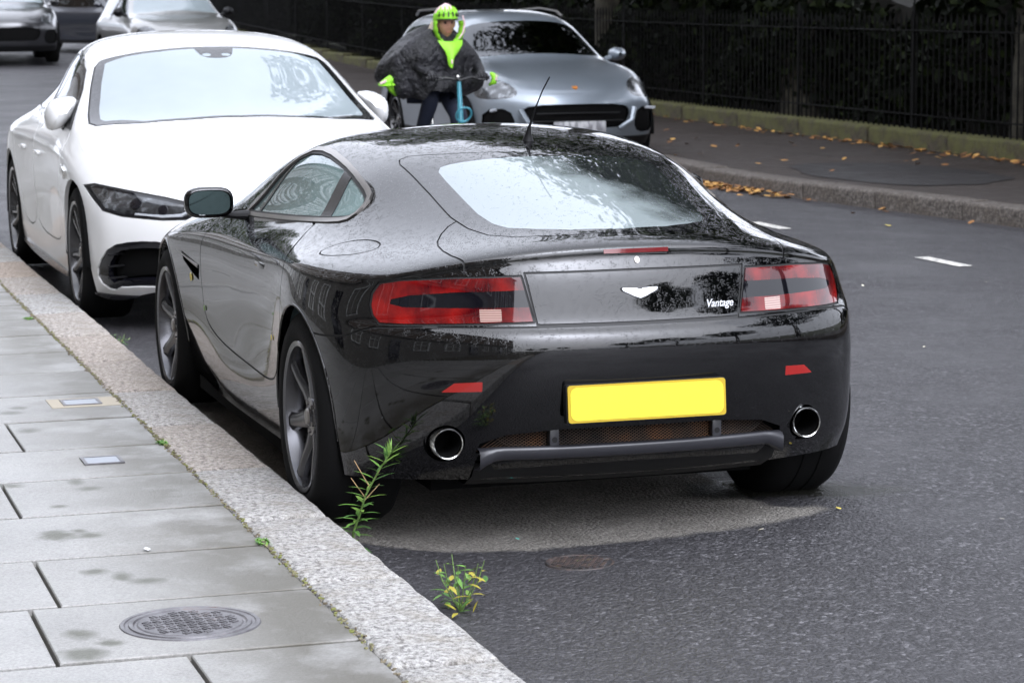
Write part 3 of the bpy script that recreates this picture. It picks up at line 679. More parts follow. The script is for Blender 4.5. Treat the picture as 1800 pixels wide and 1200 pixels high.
for k in range(12): house(-24+k*6.6, 6.6, 'tall terraced house of brick over cream stucco beside the near pavement')
for o in list(COL.objects):
    if o.name.startswith('terraced_house'): o['group'] = 'terrace along the near pavement'
# ------------------------------------------------------------------ shared car materials
M_tyre = mat('tyre_rubber', (.0035, .0035, .0035), .85, spec=.15); _n = NT(M_tyre); _n.bump(_n.noise(_n.coord(), 60, 4), .3, .004)
M_dark = mat('black_plastic', (.005, .005, .0055), .55, spec=.3)
M_void = mat('matt_black_lining', (.004, .004, .004), .95, spec=.1)
M_rubber = mat('rubber_seal', (.01, .01, .01), .6)
M_chrome = mat('polished_steel', (.62, .62, .6), .16, 1)
M_brush = mat('brushed_trim', (.24, .225, .21), .30, 1)
M_rim = mat('anthracite_alloy', (.075, .075, .08), .22, .8, .3)
M_rimblk = mat('gloss_black_alloy', (.02, .02, .022), .22, .3, .6)
M_disc = mat('brake_disc_iron', (.12, .11, .10), .45, 1)
M_black = paint('wet_black_paint', (.0010, .0010, .0013), .3, 0, 1, rain=.42, dirt=.04, dirtcol=(.05, .045, .038))
M_black.node_tree.nodes['Principled BSDF'].inputs['Coat IOR'].default_value = 1.6
M_white = paint('white_paint', (.66, .66, .65), .3, 0, 1, rain=.12, dirt=.5, dirtcol=(.30, .27, .21))
M_silver = paint('silver_blue_paint', (.24, .275, .31), .32, .55, 1, rain=.3)
M_grey = paint('grey_paint', (.22, .22, .21), .32, .4, 1, rain=.2)
M_navy = paint('dark_blue_paint', (.02, .023, .032), .3, .1, 1, rain=.2)
M_char = paint('charcoal_paint', (.012, .012, .014), .3, .1, 1, rain=.2)
def fog_rear(N):
    co = N.coord(); sx = N.n('SeparateXYZ'); N.l(co, sx.inputs[0])
    d = N.math('ADD', N.math('MULTIPLY', sx.outputs[1], -1.35), N.math('MULTIPLY', sx.outputs[0], .75))
    d = N.math('ADD', d, N.math('MULTIPLY_ADD', N.noise(co, 3.2, 5, .6), .75, -.36))
    return N.ramp(N.math('ADD', d, .5), [(.46, g3(.93)), (.58, g3(.50)), (.70, g3(.06))])
def fog_side(N):
    co = N.coord(); sx = N.n('SeparateXYZ'); N.l(co, sx.inputs[0])
    d = N.math('ADD', N.math('MULTIPLY', sx.outputs[0], .55), N.math('MULTIPLY_ADD', N.noise(co, 4, 4, .6), .5, -.25))
    return N.ramp(d, [(.15, g3(.80)), (.45, g3(.72)), (.66, g3(.45))])
M_glass = glassmat('fogged_rear_glass', (.30, .42, .36), .6, .015, .5, 1.6, fog_rear, (.22, .255, .255))
M_glasside = glassmat('fogged_side_glass', (.36, .50, .46), .7, .015, .5, 1.5, fog_side, (.19, .27, .262))
M_glassw = glassmat('tinted_glass', (.42, .56, .52), .8, .015, .5, 1.5)
M_glassd = glassmat('privacy_glass', (.3, .34, .34), .25, .015, .3, 1.6)
M_frit = mat('glass_black_border', (.004, .004, .005), .3, coat=1, spec=0); rainy(NT(M_frit), .5)
M_frit.node_tree.nodes['Principled BSDF'].inputs['Coat IOR'].default_value = 1.6
M_pill = mat('black_window_pillar', (.004, .004, .005), .25, spec=.4)
M_mirror = mat('mirror_glass', (.035, .05, .05), .03, 1)
M_red = mat('red_lens', (.38, .008, .012), .22, coat=1)
N = NT(M_red); co = N.coord(); wv = N.n('TexWave'); wv.inputs['Scale'].default_value = 34; wv.bands_direction = 'Y'; N.l(co, wv.inputs['Vector'])
nz_ = N.ramp(N.noise(co, 9, 3), [(.4, g3(0)), (.68, g3(1))]); N.l(N.mix(nz_, N.mix(N.math('MULTIPLY', wv.outputs[0], .35), (.038, .0004, .002), (.07, .001, .003)), (.20, .005, .004)), N.b.inputs['Base Color'])
N.b.inputs['Specular IOR Level'].default_value = .1
M_redflat = mat('red_reflector', (.26, .006, .004), .3, coat=.6)
M_reddim = mat('dim_red_lens', (.12, .004, .006), .15, coat=1)
M_lensdark = mat('smoked_lens', (.004, .004, .006), .1, coat=1, spec=0)
M_clear = mat('clear_ribbed_lens', (.75, .48, .42), .15, coat=1)
N = NT(M_clear); wv = N.n('TexWave'); wv.inputs['Scale'].default_value = 45; N.l(N.coord(), wv.inputs['Vector']); wv.bands_direction = 'Z'
N.l(N.mix(wv.outputs[0], (.42, .28, .24), (.22, .12, .10)), N.b.inputs['Base Color'])
M_yel = mat('yellow_plate', (.66, .60, .022), .4)
M_yeledge = mat('yellow_plate_edge', (.40, .27, .0), .4)
M_whitepl = mat('white_plate', (.75, .75, .75), .35)
M_seat = mat('dark_leather', (.03, .03, .032), .5)
M_seatl = mat('pale_leather', (.30, .31, .30), .5)
M_rust = mat('rusty_mesh', (.16, .095, .05), .7, .2); N = NT(M_rust)
N.l(N.ramp(N.noise(N.coord(), 7, 4, .7), [(.3, (.02, .018, .016)), (.5, (.08, .05, .032)), (.7, (.20, .085, .028))]), N.b.inputs['Base Color'])
M_slate = mat('dull_grey_plastic', (.022, .022, .026), .4, coat=.25)
M_badge = mat('silver_badge', (.62, .63, .65), .25, .35, .6)

def make_wheel(parent, x, y, rad, rimr, width, spokes, m_rim, double=False, side=1, turn=.2, name='wheel'):
    """axle along y, outer face towards side*y"""
    w = bpy.data.objects.new(name, None); w.location = (x, y, rad); w.rotation_euler = (0, turn, 0); link(w, parent)
    h = width/2; s = side
    t = MB(); b = .02
    prof = [(rimr, -h+.012), (rimr+.012, -h), (rad-.05, -h-.004), (rad-.018, -h+.012), (rad-.004, -h+.035), (rad, -h+.06)]
    for k in range(5):                    # tread grooves
        yy = -h+.06+(width-.12)*(k+.5)/5; q = .006
        prof += [(rad, yy-.005), (rad-.004, yy-.003), (rad-.004, yy+.003), (rad, yy+.005)] if k in (1, 3) else [(rad, yy)]
    prof += [(rad, h-.06), (rad-.004, h-.035), (rad-.018, h-.012), (rad-.05, h+.004), (rimr+.012, h), (rimr, h-.012)]
    t.lathe(prof, n=72); ty = t.build('tyre', M_tyre, w, ang=50)
    r = MB()
    r.lathe([(rimr+.008, s*(h-.004)), (rimr+.004, s*(h+.001)), (rimr-.012, s*(h-.004)), (rimr-.018, s*(h-.03)), (rimr-.03, s*(h-.12)), (rimr-.03, -s*h)], n=72)
    for k in range(spokes):
        a0 = 2*math.pi*k/spokes
        for da in ((-.17, .17) if double else (0,)):
            a = a0+da; ai = a0+da*.45
            pts = []
            rows = [(.045, ai, .034, s*(h-.045), .03), (.11, ai+(a-ai)*.3, .026 if double else .032, s*(h-.040), .03), (rimr*.7, a, .015 if double else .024, s*(h-.028), .022), (rimr-.012, a, .019 if double else .034, s*(h-.018), .02)]
            rings = []
            for rr_, an, hw, yy, dp in rows:
                ca, sa = math.cos(an), math.sin(an); ring = []
                for (u, v) in ((-hw, -dp), (-hw*.95, -.004), (-hw*.4, 0.006), (hw*.4, .006), (hw*.95, -.004), (hw, -dp)):
                    ring.append(r.bm.verts.new((ca*rr_-sa*u, yy+s*v, sa*rr_+ca*u)))
                rings.append(ring)
            for p, q in zip(rings, rings[1:]):
                for j in range(6): r.bm.faces.new((p[j], p[(j+1) % 6], q[(j+1) % 6], q[j]))
    r.lathe([(0.0001, s*(h-.028)), (.03, s*(h-.028)), (.034, s*(h-.034)), (.062, s*(h-.036)), (.07, s*(h-.05)), (.07, s*(h-.09))], n=32)
    ro = r.build('rim', m_rim, w, ang=40)
    c = MB(); c.lathe([(.0001, s*(h-.022)), (.024, s*(h-.022)), (.028, s*(h-.03))], n=24)
    for k in range(5):
        a = 2*math.pi*k/5; c.cyl((.048*math.cos(a), s*(h-.05), .048*math.sin(a)), (.048*math.cos(a), s*(h-.03), .048*math.sin(a)), .008, n=6)
    c.build('hub_cap', M_brush, w, ang=30)
    d = MB(); d.lathe([(.07, s*(h-.11)), (rimr-.07, s*(h-.11)), (rimr-.07, s*(h-.135)), (.07, s*(h-.135))], n=48); d.build('brake_disc', M_disc, w)
    return w
def arch_liner(parent, x, z, r, y0, y1, sgn):
    b = MB(); A_ = [-.12+(math.pi+.24)*k/24 for k in range(25)]
    b.grid([[(x+(r+.012)*math.cos(a), sgn*y0, z+(r+.012)*math.sin(a)), (x+(r+.012)*math.cos(a), sgn*y1, z+(r+.012)*math.sin(a)), (x+r*math.cos(a), sgn*(y1+.05), z+r*math.sin(a))] for a in A_])
    b.bm.faces.new([b.bm.verts.new((x+(r+.012)*math.cos(a), sgn*y0, z+(r+.012)*math.sin(a))) for a in A_])
    b.build('wheel_arch_liner', M_void, parent)
def seat(parent, x, y, m, zs=.35, hr=.62):
    b = MB(); b.box((x+.05, y, zs), (.50, .46, .16), bev=.05); b.box((x-.22, y, zs+.32), (.16, .46, .62), Matrix.Rotation(R(-14), 3, 'Y'), bev=.06)
    b.box((x-.34, y, zs+.75), (.10, .26, .20), Matrix.Rotation(R(-10), 3, 'Y'), bev=.04); b.build('seat', m, parent)

# ------------------------------------------------------------------ black coupe (origin at its rear axle, on the road)
ACAR = empty('sports_coupe', 'wet black two door sports coupe seen from behind with yellow number plate', 'sports car')
topA = [
 [(-.716,0,.943),(-.708,.22,.938),(-.68,.40,.925),(-.625,.54,.903),(-.575,.64,.882),(-.53,.705,.865),(-.475,.755,.845)],
 [(-.665,0,.962),(-.655,.22,.958),(-.62,.38,.947),(-.56,.50,.930),(-.50,.60,.911),(-.44,.68,.892),(-.36,.80,.858)],
 [(-.57,0,.985),(-.545,.20,.980),(-.47,.36,.966),(-.38,.47,.956),(-.31,.57,.935),(-.26,.67,.908),(-.20,.838,.864)],
 [(-.30,0,1.063),(-.28,.20,1.053),(-.22,.38,1.020),(-.15,.485,.998),(-.09,.58,.968),(-.04,.69,.922),(0,.868,.866)],
 [(0,0,1.135),(.02,.2,1.126),(.06,.37,1.100),(.11,.495,1.070),(.15,.60,1.010),(.17,.71,.930),(.2,.870,.858)],
 [(.25,0,1.192),(.26,.2,1.184),(.29,.38,1.163),(.32,.525,1.130),(.35,.620,1.055),(.37,.722,.938),(.4,.868,.848)],
 [(.5,0,1.228),(.5,.2,1.220),(.52,.38,1.197),(.54,.545,1.162),(.56,.642,1.065),(.58,.735,.932),(.6,.862,.836)],
 [(.85,0,1.247),(.85,.2,1.240),(.86,.40,1.218),(.87,.562,1.182),(.88,.660,1.075),(.89,.745,.922),(.9,.862,.822)],
 [(1.15,0,1.240),(1.15,.2,1.234),(1.16,.41,1.214),(1.17,.578,1.176),(1.18,.680,1.062),(1.19,.752,.910),(1.2,.864,.812)],
 [(1.5,0,1.158),(1.49,.2,1.153),(1.46,.43,1.140),(1.42,.603,1.125),(1.43,.700,1.018),(1.46,.762,.900),(1.5,.870,.802)],
 [(1.87,0,1.03),(1.86,.22,1.026),(1.80,.46,1.010),(1.71,.640,1.020),(1.73,.720,.940),(1.77,.778,.878),(1.8,.875,.792)],
 [(2.14,0,.925),(2.12,.25,.920),(2.06,.48,.905),(2.0,.660,.896),(2.04,.728,.868),(2.08,.79,.843),(2.1,.882,.778)],
 [(2.38,0,.880),(2.37,.25,.872),(2.36,.45,.860),(2.35,.62,.850),(2.35,.72,.838),(2.35,.80,.815),(2.35,.888,.760)],
 [(2.62,0,.838),(2.62,.25,.832),(2.61,.45,.822),(2.6,.62,.815),(2.6,.72,.808),(2.6,.80,.788),(2.6,.888,.732)],
 [(2.88,0,.785),(2.88,.25,.780),(2.87,.44,.772),(2.86,.60,.768),(2.85,.70,.765),(2.85,.78,.748),(2.85,.868,.690)],
 [(3.12,0,.715),(3.12,.24,.710),(3.10,.42,.700),(3.07,.57,.700),(3.06,.66,.698),(3.05,.74,.685),(3.03,.825,.630)],
 [(3.36,0,.605),(3.35,.22,.602),(3.31,.40,.595),(3.25,.54,.590),(3.2,.64,.580),(3.16,.71,.566),(3.12,.77,.545)]]
rearA = [(-.704,.912,-.458,.762,.828),(-.735,.872,-.452,.772,.812),(-.755,.722,-.452,.80,.718),(-.768,.700,-.462,.815,.702),(-.795,.672,-.472,.828,.672),
         (-.792,.56,-.475,.836,.56),(-.772,.45,-.470,.836,.45),(-.742,.345,-.460,.834,.35),(-.70,.285,-.445,.826,.28),(-.62,.22,-.40,.81,.22)]
frontA = [(3.40,.575,3.15,.785,.52),(3.42,.54,3.16,.79,.49),(3.44,.48,3.18,.80,.45),(3.45,.43,3.19,.80,.41),(3.45,.38,3.2,.80,.37),
          (3.45,.33,3.2,.80,.33),(3.44,.28,3.2,.80,.28),(3.43,.23,3.18,.80,.24),(3.40,.19,3.16,.79,.2),(3.33,.15,3.1,.77,.17)]
sideA = [(-.36,[(.812,.84),(.828,.82),(.862,.725),(.868,.705),(.874,.675),(.880,.56),(.878,.45),(.874,.35),(.866,.28),(.85,.22)]),
 (-.2,[(.862,.842),(.880,.82),(.905,.735),(.908,.71),(.912,.67),(.912,.56),(.908,.45),(.896,.35),(.884,.28),(.86,.21)]),
 (0,[(.893,.842),(.908,.815),(.925,.745),(.928,.71),(.930,.66),(.928,.56),(.922,.45),(.912,.35),(.90,.28),(.88,.20)]),
 (.2,[(.888,.832),(.900,.80),(.914,.74),(.916,.70),(.918,.65),(.918,.55),(.915,.45),(.908,.35),(.897,.28),(.872,.20)]),
 (.45,[(.880,.820),(.887,.79),(.893,.73),(.894,.69),(.895,.64),(.897,.54),(.900,.45),(.902,.35),(.893,.27),(.865,.195)]),
 (.9,[(.874,.795),(.880,.765),(.883,.71),(.883,.67),(.881,.62),(.878,.53),(.880,.44),(.892,.34),(.888,.26),(.86,.185)]),
 (1.5,[(.878,.772),(.884,.742),(.884,.69),(.882,.65),(.880,.60),(.876,.52),(.878,.43),(.890,.33),(.886,.25),(.86,.18)]),
 (2.1,[(.890,.752),(.896,.725),(.897,.675),(.896,.64),(.894,.59),(.888,.51),(.880,.43),(.868,.33),(.86,.25),(.84,.185)]),
 (2.35,[(.898,.735),(.903,.71),(.906,.665),(.906,.63),(.905,.58),(.901,.50),(.890,.42),(.872,.33),(.86,.25),(.84,.185)]),
 (2.6,[(.899,.708),(.905,.685),(.910,.64),(.912,.61),(.912,.57),(.910,.49),(.907,.41),(.902,.33),(.893,.25),(.872,.185)]),
 (2.85,[(.882,.668),(.890,.645),(.896,.60),(.898,.575),(.898,.54),(.896,.47),(.892,.40),(.886,.32),(.876,.25),(.855,.185)])]
sA = shell(topA, rearA, frontA, sideA, 3)
up = lambda c, n: n[:, 2] > -.2
# wheel arches first
sd = lambda c, n: (c[:, 1] > .6) & (n[:, 1] > .25)
RA = (0.0, .351); RF = (2.6, .335)
def circ(c, r, n=64, zlow=-.3): return [(c[0]+r*math.cos(2*math.pi*k/n), c[1]+r*math.sin(2*math.pi*k/n)) for k in range(n)]
def archpoly(c, r, w=1.0, n=40):
    p = [(c[0]+r*w*math.cos(math.pi*k/n), c[1]+r*math.sin(math.pi*k/n)) for k in range(n+1)]
    return p+[(c[0]-r*w*.98, c[1]-.08), (c[0]-r*w*.90, c[1]-.5), (c[0]+r*w*1.03, c[1]-.5)]
anyc = lambda c, n: c[:, 1] > .5
_, sA = cut(sA, 'side', archpoly(RA, .368, .96), anyc, refine=2)
_, sA = cut(sA, 'side', archpoly(RF, .368), anyc, refine=2)
gaps = []
# hatch glass region / windscreen / side windows
topm = lambda c, n: (n[:, 2] > .35) & (c[:, 2] > .88)
hatch = rnd([(-.60,-.6),(-.60,.25),(-.52,.36),(-.38,.425),(-.22,.447),(0,.462),(.17,.47),(.235,.45),(.22,.35),(.19,.15),(.18,0),(.18,-.6)][1:-1]+[(.18,-.3),(-.60,-.3)], 2)
hatch = [(-.605,-.5)]+[(-.605,0),(-.59,.2),(-.53,.33),(-.45,.395),(-.34,.428),(-.2,.446),(.02,.452),(.19,.462),(.33,.472),(.375,.462),(.385,.43),(.32,.33),(.27,.22),(.215,.08),(.20,0)]+[(.20,-.5)]
hg, gp, sA = cutgap(sA, 'top', hatch, topm, .005); gaps.append(gp)
clear = [(-.573,-.4),(-.573,0),(-.545,.16),(-.495,.25),(-.43,.325),(-.36,.354),(-.25,.370),(-.1,.376),(.08,.383),(.16,.384),(.195,.368),(.20,.33),(.18,.2),(.155,0),(.155,-.4)]
hclear, hfrit = cut(hg, 'top', clear, None, refine=2)
wsc = lambda c, n: (n[:, 2] > .2) & (c[:, 0] > 1.0) & (c[:, 2] > .86)
ws = [(1.22,-.5),(1.22,0),(1.225,.3),(1.235,.42),(1.27,.475),(1.36,.505),(1.55,.535),(1.75,.57),(1.92,.60),(2.02,.585),(2.10,.44),(2.15,.2),(2.165,0),(2.165,-.5)]
wscr, gp, sA = cutgap(sA, 'top', ws, wsc, .006); gaps.append(gp)
wclear, wfrit = cut(wscr, None, None, None, g=lambda V: sdf(V[:, [0, 1]], ws)+.035)
win = lambda c, n: (n[:, 1] > .3) & (c[:, 1] > .45) & (c[:, 1] < .84)
DLO = [(1.52,.886),(1.455,.915),(1.418,.943),(1.365,.99),(1.320,1.041),(1.270,1.086),(1.205,1.130),(1.111,1.157),(.99,1.162),(.853,1.156),(.72,1.143),(.592,1.127),(.48,1.108),(.379,1.086),(.31,1.068),(.257,1.050),(.232,1.030),(.222,1.005),(.222,.985),(.235,.966),(.275,.956),(.37,.947),(.523,.937),(.75,.923),(.95,.912),(1.286,.895)]
tri_, dgl = cut(sA, 'side', DLO, win, refine=2)
sA = dgl
trim, dlo = cut(tri_, None, None, None, refine=0, g=lambda V: -sdf(V[:, [0, 2]], DLO)-.013)
seal, dlo = cut(dlo, None, None, None, refine=1, g=lambda V: -sdf(V[:, [0, 2]], DLO)-.021)
bp = [(.42,.90),(.50,.90),(.835,1.2),(.77,1.2)]                # black pillar between the panes
bp = [(.44,.90),(.555,.90),(.50,1.0),(.40,1.2),(.30,1.2)]
bp = [(.355,.92),(.462,.92),(.645,1.17),(.565,1.17)]
pill, dlo = cut(dlo, 'side', bp, None, refine=2)
fr_ = [(1.307,.87),(1.335,.87),(1.215,1.13),(1.187,1.13)]
fbar, dlo = cut(dlo, 'side', fr_, None, refine=2)
quarter, dlo = cut(dlo, None, None, None, refine=0, g=lambda V: V[:, 0]-.41-(V[:, 2]-.925)*.79)
fqw, dwin = cut(dlo, None, None, None, refine=0, g=lambda V: 1.285-(V[:, 2]-.95)*.46-V[:, 0])
# tail lamps
rm = lambda c, n: (c[:, 0] < -.1) & (c[:, 2] < .885)
lampP = [(.335,.722),(.365,.861),(.56,.855),(.70,.845),(.752,.832),(.772,.80),(.780,.765),(.778,.735),(.765,.712),(.70,.712),(.56,.716)]
lm, gp, sA = cutgap(sA, 'rear', lampP, rm, .007, refine=3); gaps.append(gp)
dk = [(.30,.818),(.355,.819),(.56,.812),(.68,.800),(.728,.786),(.732,.772),(.70,.764),(.56,.765),(.345,.768),(.30,.768)]
lmdark, lmred = cut(lm, 'rear', dk, None, refine=2)
rv = [(.43,.726),(.43,.762),(.492,.762),(.492,.724)]
lmrev, lmred = cut(lmred, 'rear', rv, None, refine=2)
# boot lid panel, bumper split, door, bonnet, flaps
lid = [(-.5,.872),(0,.874),(.352,.868),(.365,.861),(.335,.722),(.326,.716),(0,.712),(-.5,.712)]
lidp, gp, sA = cutgap(sA, 'rear', [(-.4,.874),(.355,.869),(.327,.714),(-.4,.712)], lambda c, n: (c[:, 0] < -.5), .007, refine=3); gaps.append(gp)
lidtop = [(-.78,-.5),(-.78,.50),(-.61,.527),(-.55,.545),(-.48,.551),(-.41,.547),(-.36,.535),(-.30,.505),(-.262,.472),(-.245,.435),(-.24,-.5)]
dm = lambda c, n: (c[:, 2] > .872) & (n[:, 2] > -.05) & (c[:, 0] < -.1)
lidt, gp, sA = cutgap(sA, 'top', lidtop, dm, .006, refine=2); gaps.append(gp)
bumpP = [(-1.2,-.2),(-1.2,.708),(-.62,.708),(-.50,.700),(-.42,.668),(-.30,.655),(-.1,.650),(.0,.64),(-.2,-.2)]
bump, gp, sA = cutgap(sA, 'side', bumpP, lambda c, n: (c[:, 0] < -.05), .006, refine=2); gaps.append(gp)
doorP = rnd([(.46,.948),(.465,.91),(.41,.875),(.30,.84),(.262,.77),(.25,.66),(.29,.55),(.35,.45),(.44,.405),(.72,.394),(1.35,.402),(1.70,.43),(1.82,.48),(1.84,.60),(1.83,.72),(1.80,.84),(1.74,.89),(1.10,.925)], 2)
door, gp, sA = cutgap(sA, 'side', doorP, lambda c, n: (c[:, 1] > .7), .007, refine=2); gaps.append(gp)
flapP = [(-.30+.115*math.cos(a)*1.0-.0*math.sin(a), .70+.075*math.sin(a)) for a in np.linspace(0, 2*math.pi, 28)[:-1]]
fc, fs = math.cos(R(24)), math.sin(R(24))
flapP = [(-.06+.14*math.cos(a)*fc-.058*math.sin(a)*fs, .745+.14*math.cos(a)*fs+.058*math.sin(a)*fc) for a in np.linspace(0, 2*math.pi, 36)[:-1]]
flap, gp, sA = cutgap(sA, 'top', flapP, lambda c, n: (c[:, 2] > .8) & (n[:, 2] > .2), .006, refine=3); gaps.append(gp)
bon = [(2.22,-.5),(2.22,0),(2.20,.3),(2.13,.5),(2.09,.60),(2.3,.655),(2.6,.665),(2.9,.62),(3.2,.50),(3.33,.3),(3.36,0),(3.36,-.5)]
bonn, gp, sA = cutgap(sA, 'top', bon, lambda c, n: (n[:, 2] > .3) & (c[:, 2] > .55), .007, refine=1); gaps.append(gp)
# head lamps
hl = rnd([(2.72,.755),(2.86,.74),(3.05,.685),(3.2,.60),(3.1,.585),(2.9,.66)], 1)
hlamp, gp, sA = cutgap(sA, 'side', hl, lambda c, n: (c[:, 1] > .5) & (c[:, 0] > 2.6), .007, refine=2); gaps.append(gp)
# front grille mouth, air vent behind the front wheel
gr = rnd([(-.42,.27),(-.5,.36),(-.3,.47),(0,.50),(.3,.47),(.5,.36),(.42,.27),(0,.25)], 2)
fgr, sA = cut(sA, 'rear', gr, lambda c, n: c[:, 0] > 3.2, refine=2)
ventP = [(1.86,.662),(2.20,.690),(2.16,.655),(2.0,.618),(1.88,.60)]
vent, sA = cut(sA, 'side', ventP, lambda c, n: c[:, 1] > .7, refine=2)
# rear reflectors, mesh opening, exhaust holes in the bumper
refP = [(.415,.551),(.505,.553),(.508,.520),(.405,.518)]
refl, bump = cut(bump, 'rear', [(.497,.516),(.497,.546),(.575,.541),(.612,.512)], lambda c, n: c[:, 0] < -.4, refine=3)
meshP = [(-.6,.318),(-.6,.392),(.26,.392),(.42,.378),(.495,.350),(.505,.318)]
mhole, bump = cut(bump, 'rear', meshP, lambda c, n: c[:, 0] < -.4, refine=3)
exh = [(.592+.055*math.cos(a), .353+.055*math.sin(a)) for a in np.linspace(0, 2*math.pi, 40)[:-1]]
ehole, bump = cut(bump, 'rear', exh, lambda c, n: c[:, 0] < -.4, refine=3)
SA_BUMP, SA_LID, SA_BODY, SA_LIDT = bump, lidp, sA, lidt
# --- parts
whole('body_shell', sA, M_black, ACAR, wall=.03)
_g = toobj('shut_line', join(moved(join(*gaps), -.004), mirr(moved(join(*gaps), -.004))), M_rubber, ACAR)
bt = whole('boot_lid', join(lidp, lidt), M_black, ACAR, wall=.006)
bo = whole('rear_bumper', bump, M_black, ACAR, wall=.014)
both('door', door, M_black, ACAR, wall=.008)
toobj('fuel_flap', flap, M_black, ACAR, wall=.006)
whole('bonnet', bonn, M_black, ACAR, wall=.008)
rg = whole('rear_window', hclear, M_glass, ACAR); whole('window_border', hfrit, M_frit, ACAR, wall=.008)
wg = whole('windscreen', wclear, M_glassw, ACAR); whole('windscreen_border', wfrit, M_frit, ACAR)
both('window_trim', moved(trim, .005), M_brush, ACAR, wall=.012); both('window_seal', seal, M_rubber, ACAR, wall=.006)
both('door_window', moved(dwin, -.005), M_glasside, ACAR); both('quarter_window', moved(quarter, -.005), M_glasside, ACAR)
both('front_quarter_window', moved(fqw, -.005), M_glasside, ACAR)
both('window_pillar', moved(pill, -.002), M_pill, ACAR, wall=.008); both('window_divider', moved(fbar, -.002), M_pill, ACAR, wall=.008)
for o, sp_ in zip(both('tail_lamp', moved(lmred, .001), M_red, ACAR, wall=.012), (0, 1)):
    f = (lambda s: s) if sp_ == 0 else mirr
    toobj('smoked_band', f(lmdark), M_lensdark, o, wall=.012); toobj('reversing_lens', f(moved(lmrev, .0015)), M_clear, o, wall=.012)
for o, f in zip(both('head_lamp', hlamp, M_lensdark, ACAR), (1, 1)): pass
both('reflector', refl, M_redflat, bo, wall=.004)
whole('grille_void', moved(fgr, -.03), M_void, ACAR)
both('vent_void', moved(vent, -.03), M_void, ACAR)
# --- black coupe: everything fixed to the shell
def fit(proj, a, b, sp, out=0., mask=None):
    p, n = at_surf(sp, proj, a, b, mask); return p+n*out, n
def frame_at(p, n, upv=(0, 0, 1)):
    """matrix whose z is the normal, y is up, x to the right seen from outside"""
    n = n.normalized(); u = Vector(upv); u = (u-n*u.dot(n)).normalized(); r = u.cross(n)
    m = Matrix((r, u, n)).transposed().to_4x4(); m.translation = p; return m
# underbody and cabin
b = MB(); b.box((1.4, 0, .30), (3.1, 1.16, .24)); b.box((-.28, 0, .36), (.42, 1.0, .22)); b.box((1.3, 0, .20), (1.75, 1.68, .14)); b.box((.2, 0, .21), (1.0, 1.1, .14)); b.box((3.1,0,.35),(.4,1.3,.25)); b.build('underbody', M_void, ACAR)
b = MB(); b.box((1.0, 0, .50), (1.9, 1.56, .06)); b.box((-.2, 0, .80), (.8, 1.1, .05), Matrix.Rotation(R(-4), 3, 'Y')); b.box((1.75, 0, .80), (.30, 1.35, .16), bev=.05); b.box((.22,0,.72),(.08,1.2,.35)); b.build('cabin_lining', M_seat, ACAR)
for y in (-.36, .36): seat(ACAR, .85, y, M_seatl if y > 0 else M_seat, .26)
b = MB()
P = [(1.48+.06*math.sin(a), -.36+.17*math.cos(a), .88+.17*math.sin(a)) for a in np.linspace(0, 2*math.pi, 25)]
b.tube(P, .014, 6); b.box((1.49, -.36, .88), (.04, .08, .06)); b.build('steering_wheel', M_seat, ACAR)
for x, z, r_, sp in ((0, .351, .368, 1), (2.6, .335, .368, 1)):
    for s in (1, -1): arch_liner(ACAR, x, z, r_, .56, .80, s)
for s in (1, -1):
    make_wheel(ACAR, 0, s*.770, .351, .243, .275, 7, M_rim, side=s, turn=.22 if s > 0 else .5)
    make_wheel(ACAR, 2.6, s*.782, .335, .243, .235, 7, M_rim, side=s, turn=.62 if s > 0 else .1)
# arch lips
for c, r_ in ((RA, .368), (RF, .368)):
    for s in (1, -1):
        b = MB(); pts = []
        for k in range(31):
            a = math.pi*(-.02+1.04*k/30); q = (c[0]+r_*.97*math.cos(a), c[1]+r_*math.sin(a))
            p, n = at_surf(SA_BODY if q[0] > -.15 or q[1] > .66 else SA_BUMP, 'side', q[0], q[1], lambda V, Nn: V[:, 1] > .6)
            pts.append((q[0], s*(p.y-.003), q[1]))
        b.tube(pts, .006, 6); b.build('arch_lip', M_black, ACAR)
# number plate and its recess lights
pm = Matrix.Translation((-.803, 0, .477)) @ Matrix.Rotation(R(-90), 4, 'Z') @ Matrix.Rotation(R(90-5), 4, 'X')
def rrect(w, h, r, n=5):
    P = []
    for cx_, cy_, a0 in ((w/2-r, h/2-r, 0), (-w/2+r, h/2-r, 90), (-w/2+r, -h/2+r, 180), (w/2-r, -h/2+r, 270)):
        for k in range(n+1): a = R(a0+90*k/n); P.append((cx_+r*math.cos(a), cy_+r*math.sin(a)))
    return P
npl = MB().prism(rrect(.512, .114, .010), .006, pm).build('number_plate', M_yeledge, bo)
MB().prism(rrect(.496, .100, .022), .0075, pm).build('plate_face', M_yel, npl)
MB().prism(rrect(.518, .120, .01), .03, pm @ Matrix.Translation((0, 0, -.032))).build('plate_holder', M_dark, bo)
# exhaust tips
for s in (1, -1):
    b = MB(); x = -.665; c = (0, s*.592, .353)
    b.lathe([(.0485, x+.10), (.0485, x+.003), (.0465, x), (.0435, x+.002), (.0415, x+.03), (.040, x+.16)], c=c, axis='x', n=48); e = b.build('exhaust_tip', M_chrome, ACAR, ang=50)
    MB().lathe([(.0403, x+.006), (.0403, x+.14), (.0001, x+.14)], c=c, axis='x', n=32).build('exhaust_bore', M_void, e)
    MB().lathe([(.063, -.61), (.056, -.52), (.0001, -.50)], c=c, axis='x', n=32).build('exhaust_recess', M_void, ACAR)
